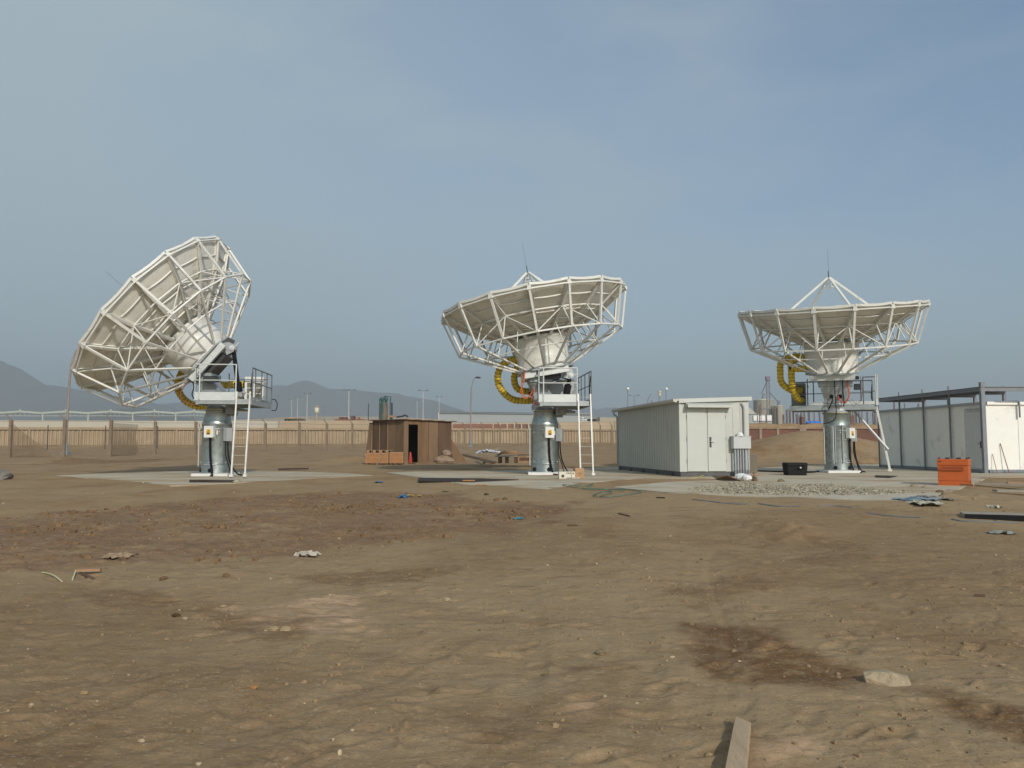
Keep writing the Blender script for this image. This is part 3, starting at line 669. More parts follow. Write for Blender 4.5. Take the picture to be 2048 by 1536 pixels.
    # --- yellow ducts
    for hp in hoses:
        pts_ = spline([T(Vector(p)) if len(p) == 3 else Hf(Vector(p[:3])) for p in hp], 7)
        m_ = MB(); rr = []; 
        for k, q in enumerate(pts_): rr.append(.138)
        # resample with corrugation
        seg = [0]; 
        for k in range(1, len(pts_)): seg.append(seg[-1] + (pts_[k] - pts_[k - 1]).length)
        Lh = seg[-1]; N = max(4, int(Lh / .028)); q2 = []; r2 = []
        for k in range(N + 1):
            s_ = Lh * k / N; j = max(1, min(len(seg) - 1, int(np.searchsorted(seg, s_)))); f = (s_ - seg[j - 1]) / max(1e-6, seg[j] - seg[j - 1])
            q2.append(pts_[j - 1].lerp(pts_[j], f)); r2.append(.132 + .011 * math.cos(2 * math.pi * k / 4))
        m_.path(q2, r2, 16); du = m_.build('flexible_duct', yellow_duct, root)
        wr = MB()
        for k in range(2, N - 1, 5):
            dq = (q2[k + 1] - q2[k - 1]).normalized(); wr.path([q2[k] - dq * .007, q2[k] + dq * .007], [.146, .146], 16, False)
        wr.build('wire_coil', duct_wire, du)
        m_ = MB(); m_.path([q2[0], q2[0] + (q2[1] - q2[0]).normalized() * .07], [.155, .155], 16); m_.build('duct_collar', black_rub, du); m_ = MB(); m_.path([q2[-1] - (q2[-1] - q2[-2]).normalized() * .07, q2[-1]], [.15, .15], 16); m_.build('duct_collar', black_rub, du)
    for mt_, rad, nm, pth in extras.get('cables', []):
        m_ = MB(); m_.path(spline([T(Vector(p)) for p in pth], 7), rad, 6); m_.build(nm, mt_, root)
    # red primed underside of the mount
    m_ = MB(T); m_.box(-.5, .25, -.5, .5, 2.80, 2.835); m_.build('primed_underside', orange_rust, root)
    return root

# D1 and D2 look left, D3 looks at the camera and left
def hx(x, y, z): return (x, y, z, 1)           # a duct point given in the hub frame
cabD = [(-.64, -1.42, 3.05), (-.4, -1.42, 3.03), (.2, -1.45, 2.85), (.9, -1.5, 2.63), (1.5, -1.5, 2.75), (1.9, -1.5, 3.2), (1.9, -1.5, 3.7), (1.62, -1.4, 4.2), hx(-.3, -1.05, .7)]
cabD2 = [(-.64, -1.5, 3.5), (-.3, -1.5, 3.5), (.4, -1.6, 3.5), (.9, -1.7, 3.9), (.8, -1.8, 4.6), hx(.6, -1.35, 1.0), hx(.65, -1.0, .8)]
antenna('left dish antenna tilted steeply to the left, back truss facing the camera', (-10.95, 29.62), (-13.1543, 29.3161, 5.8296), .8733, 3.2332, -.9724, R(185),
        [cabD, cabD2], (-.06, .98, False),
        {'cabwhite': True, 'cables': [(orange_rust, .02, 'orange_cable', [(.8, 1.0, 3.4), (1.0, 1.1, 3.0), (.9, 1.1, 2.7), (.4, 1.0, 2.5)]), (black_rub, .02, 'black_cable', [(.7, .9, 3.5), (.55, 1.1, 3.2), (.6, 1.1, 2.9), (.4, 1.0, 2.6)]),
                                      (black_rub, .018, 'black_cable', [(-1.55, -1.8, 2.92), (-1.72, -1.8, 2.92), (-1.8, -1.8, 2.72), (-1.74, -1.8, 2.5), (-1.58, -1.8, 2.5)])]})
antenna('middle dish antenna pointing almost straight up and leaning left, beside the white shelter', (1.275, 30.92), (.8486, 30.9492, 6.4721), -.1743, -.0465, -4.3414, R(184),
        [[(-.64, -1.42, 3.1), (-.2, -1.4, 3.0), (.5, -1.35, 2.92), (1.1, -1.3, 2.95), (1.5, -1.2, 3.2), (1.75, -1.1, 3.6), (1.75, -1.0, 4.05), (1.5, -.9, 4.4), (1.0, -.75, 4.55), (.75, -.55, 4.5)],
         [(-.64, -1.5, 3.5), (-.1, -1.45, 3.4), (.5, -1.4, 3.3), (.95, -1.35, 3.4), (1.1, -1.25, 3.8), (.98, -1.1, 4.3), (.85, -.8, 4.75), (.6, -.6, 4.8)]], (.22, 1.05, False),
        {'ctrl': True, 'cables': [(orange_cable, .022, 'orange_cable', [(.85, .9, 3.95), (.9, 1.0, 3.5), (1.02, 1.0, 3.15), (.85, 1.0, 2.86), (.6, 1.0, 3.1), (.5, .9, 3.3)]), (orange_cable, .018, 'orange_cable', [(.95, .8, 3.9), (.98, .9, 3.4), (.9, .9, 3.0), (.7, .9, 2.95), (.5, .9, 3.25)]),
                    (red_cable, .022, 'red_cable', [(.5, .9, 3.2), (.6, .95, 2.9), (.45, .9, 2.68), (.2, .8, 2.66)])]})
antenna('right dish antenna lying nearly flat, yellow ducts hanging at its left side', (13.43, 32.98), (13.1492, 32.6443, 6.5819), .1606, 4.3067, 3.4038, R(247.8),
        [[(-.64, -1.35, 3.08), (-.45, -1.36, 3.02), (-.1, -1.5, 3.1), (.2, -1.66, 3.45), (.3, -1.7, 3.9), (.3, -1.7, 4.3), (.25, -1.7, 4.6), (.1, -1.4, 4.75), (.1, -.9, 4.7)],
         [(-.64, -1.4, 3.5), (-.4, -1.45, 3.45), (-.05, -1.75, 3.45), (.15, -2.1, 3.75), (.2, -2.15, 4.2), (.2, -2.1, 4.6), (0, -1.7, 4.85), (0, -1.0, 4.85)],
         [(.3, -1.75, 4.35), (.35, -1.35, 4.3), (.3, -.98, 4.35)]], (.55, 1.15, True),
        {'strut': True, 'neck': .5, 'cables': [(red_cable, .024, 'red_cable', [(.6, .42, 3.85), (.75, .46, 3.5), (.75, .5, 3.1), (.7, .3, 2.83), (.72, .12, 3.0), (.68, .1, 3.1)]), (black_rub, .02, 'black_cable', [(.65, .27, 3.85), (.72, .27, 3.4), (.72, .3, 2.9), (.6, .28, 2.7)]),
                                      (black_rub, .018, 'black_cable', [(.7, -.03, 3.9), (.76, -.03, 3.2), (.76, 0, 2.5), (.7, -.05, 2.2), (.62, -.25, 2.05), (.55, -.5, 2.0)]), (brass, .014, 'tan_cable', [(.68, -.28, 3.85), (.74, -.28, 3.4), (.7, -.3, 3.05)]),
                                      (black_rub, .025, 'black_cable', [(.7, -.12, 3.02), (.76, -.15, 2.9), (.7, -.25, 2.66), (.5, -.3, 2.58)]), (orange_rust, .010, 'thin_cable', [(.55, .95, 3.9), (.6, 1.0, 3.2), (.5, .85, 2.82), (.45, .7, 2.83), (.45, .6, 3.0)])]})

# ================================================================== BUILDINGS ON THE SITE
shel_w = mat('shelter_white', (.52, .53, .475), .5, var=.03, dirt=(.44, .43, .37), dirt_amt=.3, dscale=1.0, stretch=(1, 1, .4))
shel_d = mat('shelter_door', (.52, .535, .485), .5, var=.03)
trim = mat('shelter_trim', (.52, .50, .44), .5, var=.05)
skid = mat('skid_steel', (.10, .10, .10), .7, var=.25)
conduit_g = mat('conduit_grey', (.34, .36, .37), .55, var=.08)
def frame_T(o, rx):                            # local x along rx, y away from the camera, z up
    rx = Vector(rx).normalized(); ry = Vector((-rx.y, rx.x, 0)); o = Vector(o)
    return (lambda p: o + rx * p.x + ry * p.y + Vector((0, 0, p.z))), rx, ry
A = onz(1361, 953.4, PAD); Bk = onz(1237, 938.9, PAD)
ryv = (Bk - A).normalized(); T, rx, ry = frame_T(A, (ryv.y, -ryv.x, 0)); Ls = (Bk - A).length
Wd = 2.62; HB, HL, HR = .177, 2.76, 2.86
sh = thing('equipment_shelter', 'long white panelled shelter with double door and sloping roof, between two dish antennas', 'shelter', A)
m_ = MB(T); m_.prism([(0, .0, HB), (Wd, .0, HB), (Wd, 0, HR - .06), (0, 0, HL - .06)], (0, Ls, 0))
m_.build('wall', shel_w, sh)
m_ = MB(T); k = .3
while k < Ls - .1:
    m_.box(-.012, 0, k, k + .014, HB + .02, HL - .1); k += .295
m_.build('panel_seam', mat('seam_grey', (.43, .44, .40), .6), sh); m_ = MB(T)
for x in (.30, 1.72, 2.0, 2.28): m_.box(x, x + .012, -.010, 0, HB + .02, HL - .1)
m_.build('panel_seam', mat('seam_grey', (.43, .44, .40), .6), sh)
m_ = MB(T)
for x0, y0, x1, y1 in ((-.02, -.02, .05, .05),): m_.box(x0, x1, y0, y1, HB, HL - .08)
m_.build('corner_trim', shel_w, sh)
m_ = MB(T); m_.prism([(-.12, -.08, HL - .05), (Wd + .08, -.08, HR - .05), (Wd + .08, -.08, HR + .03), (-.12, -.08, HL + .03)], (0, Ls + .16, 0)); m_.build('roof', trim, sh)
m_ = MB(T); m_.prism([(-.05, -.10, HL - .12), (Wd + .09, -.10, HR - .11), (Wd + .09, -.10, HR + .03), (-.05, -.10, HL + .02)], (0, .018, 0)); m_.build('fascia', shel_d, sh)
m_ = MB(T); m_.prism([(-.26, -.1, HL - .07), (-.125, -.1, HL - .11), (-.125, -.1, HL + .02), (-.26, -.1, HL + .02)], (0, Ls + .25, 0)); gt = m_.build('gutter', trim, sh)
m_ = MB(T); m_.path(spline([(-.2, Ls + .05, HL - .1), (-.2, Ls + .02, HL - .2), (-.06, Ls - .02, HL - .34), (-.055, Ls - .02, HL - .5)], 4) + [Vector((-.055, Ls - .02, .25))], .04, 8); m_.build('downspout', shel_d, sh)
m_ = MB(T); m_.box(0.02, Wd - .02, .03, .15, 0, HB - .002); m_.box(.02, .14, .152, Ls, 0, HB - .002); m_.box(Wd - .14, Wd - .02, .152, Ls, 0, HB - .002)
for k in range(5): m_.box(-.06, .018, .8 + 1.8 * k, .95 + 1.8 * k, -.0, .1)
m_.build('skid', skid, sh)
fpx = lambda px, py: (lambda q: ((q - A).dot(rx), q.z - A.z))(onplane(px, py, A, ry))
def frect(x0, y0, x1, y1): a_, b_ = fpx(x0, y0), fpx(x1, y1); return a_[0], b_[0], b_[1], a_[1]
for (a_, b_, nm) in (((1372.5, 816), (1413, 942.6), 0), ((1413.8, 816), (1452.5, 942.3), 1)):
    x0, x1, z0, z1 = frect(a_[0], a_[1], b_[0], b_[1]); m_ = MB(T); m_.box(x0 + .008, x1 - .008, -.035, -.001, max(z0, HB + .01), z1); d_ = m_.build('door', shel_d, sh, .006)
    if nm:
        m_ = MB(T); m_.box(x0 + .06, x0 + .13, -.05, -.036, 1.05, 1.42); m_.build('lock_plate', dark_steel, d_)
        m_ = MB(T); m_.tube((x0 + .1, -.036, 1.26), (x0 + .1, -.1, 1.26), .018, n=8); m_.tube((x0 + .1, -.1, 1.26), (x0 + .24, -.1, 1.26), .014, n=8); m_.build('handle', galv_white, d_)
    for z_ in (.5, 1.3, 2.1):
        m_ = MB(T); xx = x0 - .012 if not nm else x1 - .012; m_.tube((xx + .012, -.04, z_), (xx + .012, -.04, z_ + .12), .012, n=6); m_.build('hinge', galv_dull, d_)
m_ = MB(T); x0, x1, z0, z1 = frect(1369.5, 806, 1459, 815)
m_.prism([(x0, -.34, z0 - .02), (x0, -.002, z0 + .02), (x0, -.002, z0 + .17), (x0, -.34, z0 + .07)], (x1 - x0, 0, 0)); m_.build('door_canopy', shel_w, sh)
m_ = MB(T); m_.tube((1.72, -.18, z0 - .0), (1.84, -.18, z0 - .0), .03, n=8); m_.build('canopy_lamp', mat('lamp_red', (.4, .08, .05), .5), sh)
jx0, jx1 = fpx(1461, 900)[0], fpx(1496, 900)[0]
m_ = MB(T); m_.box(jx0, jx1 - .01, -.3, -.012, 1.0, 1.43); jb_ = m_.build('junction_box', mat('junction_box', (.50, .51, .49), .5, var=.03), sh, .01)
m_ = MB(T); m_.box(jx0 - .015, jx1 + .005, -.31, -.002, 1.432, 1.45); m_.build('lid', shel_d, jb_)
for k in range(6):
    x = jx0 + .09 + (jx1 - jx0 - .17) * k / 5; m_ = MB(T); m_.tube((x, -.2, -.02 - .02 * (k % 2)), (x, -.2, .999), .034 if k in (0, 1, 4, 5) else .026, n=10); cn = m_.build('conduit_pipe', conduit_g, sh)
    m_ = MB(T); m_.tube((x, -.2, 0.0), (x, -.2, .24), .042, n=10); m_.build('pipe_sleeve', mat('sleeve_dark', (.22, .23, .24), .6), cn)
cx_ = fpx(1487, 850)[0]
m_ = MB(T); m_.path([Vector((cx_, -.06, 1.45)), Vector((cx_, -.06, 2.4))] + spline([(cx_, -.06, 2.42), (cx_ - .01, -.06, 2.52), (cx_ - .05, -.05, 2.6), (cx_ - .09, .0, 2.62)], 3), .035, 8); m_.build('riser_pipe', conduit_g, sh)
# hard hat on the junction box
q = T(Vector((jx0 + .30, -.17, 1.452)))
hh = MB(); hh.lathe([(.135, 0.0), (.138, .012), (.118, .018), (.112, .06), (.092, .105), (.055, .135), (.012, .145)], q, None, 24); hh.prism([q + Vector(p) for p in ((-.07, -.11, .003), (.07, -.11, .003), (.04, -.17, .003), (-.04, -.17, .003))], (0, 0, .01)); hh.bar(q + Vector((0, -.11, .075)), q + Vector((0, .10, .12)), .02)
tag(hh.build('hard_hat', white_box, None), 'white safety helmet resting on the grey junction box of the shelter', 'helmet')

# prefabricated cabin with steel portal frame
cab_w = mat('cabin_panel', (.84, .82, .75), .55, var=.03, dirt=(.5, .48, .43), dirt_amt=.12, dscale=1.0)
cab_f = mat('cabin_frame', (.20, .21, .23), .5, metal=.2, var=.15)
A = onz(1972, 946.5, PAD); A = Vector((A.x, A.y, PAD)); Bk = onz(1759.5, 934.6, PAD); ryv = (Bk - A).normalized(); T, rx, ry = frame_T(A, (ryv.y, -ryv.x, 0)); Lc = (Bk - A).length; Wc = 2.45
cb = thing('site_cabin', 'white prefabricated cabin in a grey steel frame, at the right edge behind the orange box', 'cabin', A)
lpl = lambda px, py: (lambda q: ((q - A).dot(ry), q.z - A.z))(onplane(px, py, A, rx))
HT = lpl(1970, 806)[1]
m_ = MB(T); m_.box(.06, Wc - .06, .06, Lc - .05, .14, HT - .05); m_.build('wall', cab_w, cb)
m_ = MB(T)
for (x0, x1, y0, y1) in ((-.0, .10, .161, Lc), (.161, Wc, -.0, .1), (.101, Wc - .05, Lc - .1, Lc)): m_.box(x0, x1, y0, y1, 0.02, .139)
m_.build('base_frame', cab_f, cb)
m_ = MB(T); m_.box(-.02, .10, .161, Lc + .5, HT - .05, HT + .06); m_.build('eaves_rail', mat('rail_grey', (.33, .34, .34), .5, var=.08), cb)
m_ = MB(T); m_.box(.162, Wc, -.03, .09, HT - .06, HT + .06); m_.build('eaves_rail', cab_w, cb)
fy = []
for i, (px, pt) in enumerate([(1972, 768), (1904, 774.5), (1851, 780), (1803.5, 785.5), (1759.5, 791)]):
    y = lpl(px, 900)[0]; y = max(0.0, min(y, Lc - .08)); zt = 3.67; fy.append(y); wd_ = .14 if i == 0 else .06
    m_ = MB(T); m_.box(-.05, wd_ - .05 if i else .11, y, y + wd_, 0, zt); m_.build('frame_post', cab_f, cb)
    m_ = MB(T); m_.box(Wc - .05, Wc + .06, y, y + .1, 0, zt); m_.build('frame_post', cab_f, cb)
ZR = 3.30
m_ = MB(T); m_.box(-.08, -.052, .02, Lc + .02, ZR + .0, ZR + .16); m_.box(.112, Wc - .052, .02, .08, ZR, ZR + .16); m_.box(.112, Wc - .05, Lc - .08, Lc, ZR, ZR + .16)
for y in fy[1:4]: m_.box(.04, Wc - .052, y, y + .06, ZR, ZR + .14)
for x in (.6, 1.1, 1.6, 2.1): m_.box(x, x + .05, .082, Lc - .082, ZR + .12, ZR + .158)
m_.build('roof_frame', cab_f, cb)
m_ = MB(T); m_.box(-.1, Wc + .08, -.02, Lc + .04, ZR + .165, ZR + .185); m_.build('roof_sheet', mat('roof_sheet', (.20, .19, .16), .6, var=.2), cb)
y0, z1 = lpl(1961.5, 822); y1, _ = lpl(1927, 822)
m_ = MB(T); m_.box(.03, .058, y0, y1, .16, z1); dr = m_.build('door', mat('cabin_door', (.56, .57, .56), .5, var=.04), cb, .004)
m_ = MB(T); m_.box(.0, .058, y0 - .06, y0 - .004, .15, z1 + .05); m_.box(.02, .058, y1 + .004, y1 + .05, .15, z1 + .05); m_.build('door_frame', cab_w, cb)
m_ = MB(T); m_.box(-.03, .02, y0 + .02, y1 - .1, z1 + .06, z1 + .12); m_.build('door_closer', galv_dull, cb)
m_ = MB(T); m_.box(.0, .03, y0 + .10, y0 + .14, 1.0, 1.28); m_.tube((.0, y0 + .12, 1.18), (-.05, y0 + .12, 1.18), .012, n=6); m_.tube((-.05, y0 + .12, 1.18), (-.05, y0 + .24, 1.18), .012, n=6); m_.build('handle', dark_steel, dr)
fp2 = lambda px, py: (lambda q: ((q - A).dot(rx), q.z - A.z))(onplane(px, py, A, ry))
x_, z_ = fp2(2036, 806); _, z2 = fp2(2036, 835)
m_ = MB(T); m_.path([Vector((x_ - 1.0, .0, z_ + .04)), Vector((x_ - .02, -.06, z_ + .07)), Vector((x_, -.07, z_ + .02)), Vector((x_, -.07, z2))], .035, 8); m_.build('drain_pipe', cab_f, cb)
m_ = MB(T); m_.box(x_ - .004, x_ + .004, .05, .06, .15, HT - .07); m_.build('panel_seam', conduit_g, cb)
for (a_, b_, cc) in (((2012, 937), (2001.5, 887), .016), ((1988, 937), (1986, 908), .012)):
    p0 = fp2(*a_); p1 = fp2(*b_); m_ = MB(T); m_.tube((p0[0], -.18, .02), (p1[0], .03, p1[1]), cc, n=6)
    o = m_.build('metal_rod', orange_rust, None); tag(o, 'long thin rusty rod leaning on the white cabin end wall' if cc > .014 else 'short thin rod leaning on the cabin end wall near its corner post', 'rod')

# orange tool chest
or_m = mat('chest_orange', (.50, .105, .018), .45, var=.06, dirt=(.4, .1, .04), dirt_amt=.2)
or_d = mat('chest_orange_shade', (.30, .06, .015), .5)
A = onz(1876.5, 970.5, PAD + .0); T, rx, ry = frame_T(A, (math.cos(R(-34)), math.sin(R(-34)), 0)); W_, D_, H_ = .76, .86, .74
ch = thing('tool_chest', 'bright orange steel tool chest standing on the slab before the cabin', 'tool chest', A)
m_ = MB(T); m_.box(0, W_, 0, D_, .13, .56); m_.build('body', or_m, ch, .008)
m_ = MB(T); m_.box(-.012, W_ + .012, -.012, D_ + .01, .565, H_); m_.build('lid', or_m, ch, .01)
for y0_ in (0.0, D_ - .14): m_ = MB(T); m_.box(0.0, W_, y0_, y0_ + .14, 0, .127); m_.build('skid_foot', or_m, ch)
m_ = MB(T); m_.box(.07, W_ - .1, -.006, .0, .42, .53); rc = m_.build('recess_shade', or_d, ch)  # proud plate; the shade of a recess is put into its darker orange
m_ = MB(T); m_.bar((.08, -.04, .44), (W_ - .11, -.04, .44), .02); m_.bar((.08, -.04, .44), (.08, 0, .50), .02); m_.bar((W_ - .11, -.04, .44), (W_ - .11, 0, .50), .02); m_.build('handle', or_m, rc)
for x, y in ((.02, .02), (W_ - .06, .02), (.22, .1), (.5, .1), (W_ - .06, D_ - .08)):
    m_ = MB(T); m_.box(x - (.04 if .1 < x < .6 else 0), x + .05 + (.03 if .1 < x < .6 else 0), y, y + .05, H_ + .002, H_ + .045); m_.build('lid_cap', dark_steel, ch)
m_ = MB(T); m_.box(.03, .09, -.019, -.013, .66, .69); m_.build('maker_plate', dark_steel, ch)

# black transport case
A = onz(1575, 951, PAD); T, rx, ry = frame_T(A, (1, .03, 0)); cs = thing('transport_case', 'black plastic transport case on the slab between white shelter and right antenna', 'case', A)
blk = mat('case_black', (.016, .016, .015), .75, var=.1, spec=.15)
m_ = MB(T); m_.hexa([(.04, .03, 0), (.74, .03, 0), (.74, .5, 0), (.04, .5, 0)], [(0, 0, .36), (.78, 0, .36), (.78, .54, .36), (0, .54, .36)]); m_.build('body', blk, cs, .02)
m_ = MB(T); m_.hexa([(-.01, -.01, .365), (.79, -.01, .365), (.79, .55, .365), (-.01, .55, .365)], [(.01, .01, .47), (.77, .01, .47), (.77, .53, .47), (.01, .53, .47)]); m_.build('lid', blk, cs, .02)
m_ = MB(T); m_.path(spline([(.38, .005, .33), (.40, -.03, .26), (.50, -.04, .24), (.60, -.03, .26), (.62, .005, .33)], 5), .018, 8); m_.build('handle', blk, cs)
m_ = MB(T); m_.tube((.50, .0, .29), (.50, -.012, .29), .03, n=12); m_.build('latch', galv_white, cs)

# cardboard box and white power unit at the middle antenna
cdb = mat('cardboard', (.42, .25, .13), .85, var=.08)
A = onz(1150.5, 957, PAD); T, rx, ry = frame_T(A, (1, .12, 0)); bx_ = thing('cardboard_box', 'closed brown cardboard box beside the white machine at the middle antenna', 'box', A)
m_ = MB(T); m_.box(0, .30, 0, .34, 0, .35); m_.build('carton', cdb, bx_, .004)
m_ = MB(T); m_.box(.0, .3, .15, .19, .3515, .354); m_.box(.0, .30, -.003, -.001, .345, .35); m_.build('tape', mat('pale_tape', (.6, .5, .36), .4), bx_)
m_ = MB(T); m_.box(.10, .22, -.0045, -.002, .17, .19); m_.box(.12, .20, -.0045, -.002, .12, .13); m_.build('print', mat('print_brown', (.16, .08, .05), .7), bx_)
A = onz(1118, 958, PAD); T, rx, ry = frame_T(A, (1, .05, 0)); pu = thing('power_unit', 'low cream machine with round dial on the slab, left of the cardboard box', 'power unit', A)
m_ = MB(T); m_.box(0, .42, 0, .3, 0, .24); m_.build('casing', cream_box, pu, .012)
m_ = MB(T); m_.box(.43, .545, .0, .3, 0, .245); m_.build('end_module', cream_box, pu, .01)
m_ = MB(T); m_.tube((.13, .0, .10), (.13, -.012, .10), .048, n=20); m_.build('dial', dark_steel, pu)
for x in (.25, .31, .36): m_ = MB(T); m_.box(x, x + .035, -.004, -.0005, .175, .215); m_.build('switch', dark_steel, pu)
m_ = MB(T); m_.box(.25, .42, -.004, -.0005, .02, .045); m_.build('vent', dark_steel, pu)
m_ = MB(T); m_.box(.46, .51, -.004, -.0005, .17, .21); m_.build('switch', orange_rust, pu); m_ = MB(T); m_.box(.46, .52, -.004, -.0005, .02, .045); m_.build('vent', dark_steel, pu)
m_ = MB(T); m_.hexa([(.05, .36, 0), (.75, .36, 0), (.75, .8, 0), (.05, .8, 0)], [(.1, .4, .1), (.7, .4, .12), (.7, .75, .12), (.1, .75, .1)]); m_.box(.3, .6, .45, .7, .125, .22)
tag(m_.build('metal_part', galv_dull, None, .01), 'grey metal fitting lying behind the cream machine at the antenna base', 'fitting')

# wooden site hut
ply = mat('plywood_weathered', (.195, .112, .054), .85, var=.25, vscale=1.4, dirt=(.14, .085, .045), dirt_amt=.6, dscale=1.0, stretch=(2.2, 2.2, .5), bump=.2, bscale=12)
ply2 = mat('plywood_pale', (.205, .128, .070), .85, var=.2, vscale=1.2, dirt=(.22, .13, .07), dirt_amt=.4, stretch=(2, 2, .5))
ply3 = mat('plywood_dark', (.125, .072, .040), .85, var=.25, vscale=1.2, stretch=(2, 2, .5))
crate_m = mat('crate_orange_ply', (.34, .165, .062), .8, var=.14, vscale=2, stretch=(1, 1, 3))
timber = mat('sawn_timber', (.36, .21, .11), .85, var=.2, vscale=4, stretch=(1, 1, 1))
gA = gp(807, 926); A = Vector((at(807, 926, 47.0).x, 47.0, 0)); A.z = float(gz(A.x, A.y)) - .02
T, rx, ry = frame_T(A, (.73, .68, 0)); hut = thing('plywood_hut', 'brown plywood hut with an open dark doorway and flat roof', 'hut', A)
fpx = lambda px, py: (lambda q: ((q - A).dot(rx), q.z - A.z))(onplane(px, py, A, ry))
wF = fpx(903.5, 880)[0]; HW = 2.62; d0, d1 = fpx(817, 880)[0], fpx(836, 880)[0]; dt = fpx(825, 849)[1]
lw = 3.3
xs_ = [0, d0, d1, fpx(857, 880)[0], fpx(876, 880)[0], wF]
for k, (a_, b_) in enumerate(((xs_[0], xs_[1]), (xs_[2], xs_[3]), (xs_[3], xs_[4]), (xs_[4], xs_[5]))):
    m_ = MB(T); m_.box(a_ + .01, b_ - .01, .0 + .012 * (k % 2), .045, 0, HW - .06 * b_ / wF); m_.build('wall_sheet', (ply2, ply, ply2, ply3)[k] if k else ply2, hut)
m_ = MB(T); m_.box(d0, d1, 0.004, .04, dt, HW - .03); m_.build('lintel', ply, hut)
for k in range(4):
    a_, b_ = lw * k / 4, lw * (k + 1) / 4; m_ = MB(T); m_.box(.0 - .01 * (k % 2), .05, .046 + a_, .046 + b_ - .02, .0, HW); m_.build('wall_sheet', (ply, ply2, ply3, ply3)[k], hut)
m_ = MB(T); m_.box(-.03, -.012, lw * .5 - .03, lw * .5 + .02, .1, HW - .02); m_.box(-.03, -.012, lw * .76, lw * .76 + .05, .1, HW - .02); m_.build('batten', timber, hut)
m_ = MB(T); m_.box(wF - .05, wF - .001, .046, lw, 0, HW - .06); m_.box(.06, wF - .06, lw - .04, lw, 0, HW - .08); m_.build('rear_wall', ply3, hut)
m_ = MB(T); m_.prism([(-.2, -.15, HW + .0), (wF + .35, -.15, HW - .07), (wF + .35, -.15, HW - .04), (-.2, -.15, HW + .035)], (0, lw + .4, 0)); m_.build('roof', mat('roof_felt', (.19, .145, .10), .9, var=.25), hut)
m_ = MB(T); m_.path([Vector((-.2 + (wF + .55) * k / 14, -.16, HW + .03 - .07 * k / 14 + .025 * math.sin(k * 2.1))) for k in range(15)], .018, 5); m_.build('roof_edge', timber, hut)
m_ = MB(T); m_.box(d0 + .05, d1 - .02, .06, lw - .1, 0, .02); m_.build('floor', ply3, hut)
# things inside and around the hut
q = T(Vector(((d0 + d1) / 2 + .12, .45, .02)))
m_ = MB(); m_.lathe([(.2, 0), (.2, .03), (.13, .035), (.06, .62), (.045, .68), (.02, .7)], q, None, 18)
tag(m_.build('traffic_cone', mat('cone_red', (.42, .05, .03), .6), None), 'red traffic cone standing inside the dark hut doorway', 'traffic cone')
m_ = MB(T); m_.hexa([(wF + .05, -.1, 0), (wF + 1.15, -.1, 0), (wF + 1.15, .0, 0), (wF + .05, .0, 0)], [(wF + .05, .25, 1.55), (wF + .12, .25, 1.55), (wF + .12, .3, 1.55), (wF + .05, .3, 1.55)])
tag(m_.build('plywood_offcut', ply, None), 'triangular brown plywood offcut leaning on the hut right corner', 'plywood board')
m_ = MB(T); m_.hexa([(-.25, 3.2, 0), (-.32, 3.7, 0), (-.30, 3.7, 0), (-.22, 3.2, 0)], [(-.06, 3.25, 2.5), (-.06, 3.6, 2.5), (-.03, 3.6, 2.5), (-.03, 3.25, 2.5)])
tag(m_.build('plywood_strip', ply2, None), 'narrow pale plywood strip leaning on the far left end of the hut', 'plywood board')
Tc, rxc, ryc = frame_T(Vector((at(731, 925, 45.3).x, 45.3, float(gz(at(731, 925, 45.3).x, 45.3)))), (1, .04, 0))
for (x0, x1, y0, hgt_, lb) in ((0, 1.28, 0, .66, 'orange plywood crate with a pallet on top, left of the pair before the hut'), (1.34, 2.10, .1, .70, 'shorter orange plywood crate next to the hut corner')):
    q = Tc(Vector((x0, y0, 0))); cr = thing('plywood_crate', lb, 'crate', q, 'plywood crates before the hut')
    m_ = MB(Tc); m_.box(x0, x1, y0, y0 + .8, .08, hgt_); m_.build('crate_body', crate_m, cr)
    m_ = MB(Tc)
    for k in range(3): m_.box(x0 + .03 + (x1 - x0 - .16) * k / 2, x0 + .13 + (x1 - x0 - .16) * k / 2, y0 + .02, y0 + .78, 0, .079)
    m_.build('crate_runners', ply3, cr)
    m_ = MB(Tc); m_.box(x0 - .012, x1 + .012, y0 - .012, y0 - .001, hgt_ - .06, hgt_ + .01); m_.box(x0 - .012, x0 + .05, y0 - .012, y0 - .001, .08, hgt_ - .061); m_.box(x1 - .05, x1 + .012, y0 - .012, y0 - .001, .08, hgt_ - .061); m_.build('crate_batten', timber, cr)
q = Tc(Vector((.1, -.05, .67))); pal = thing('pallet', 'pale wooden pallet lying on the orange crate before the hut', 'pallet', q)
m_ = MB(Tc); m_.box(.06, 1.5, .1, .9, .80, .82); m_.build('deck_board', timber, pal)
for k in range(4): m_ = MB(Tc); m_.box(.06 + .36 * k, .2 + .36 * k, -.05, .9, .675, .797); m_.build('stringer', timber, pal)
m_ = MB(Tc); m_.bar((.66, -.12, .0), (.95, -.03, .63), .1, .03); tag(m_.build('timber_board', mat('grey_timber', (.30, .26, .20), .9), None), 'short grey board leaning against the front of the orange crate', 'board')
q = T(Vector((.1, -.35, 0)))
m_ = MB(); m_.hexa([q + Vector(v) for v in ((-.28, 0, 0), (.0, 0, 0), (.0, .05, 0), (-.28, .05, 0))], [q + Vector(v) for v in ((-.25, .1, .42), (-.12, .1, .5), (-.12, .13, .5), (-.25, .13, .42))]); tag(m_.build('plywood_piece', ply2, None), 'small upright plywood piece at the near corner of the hut', 'plywood board')
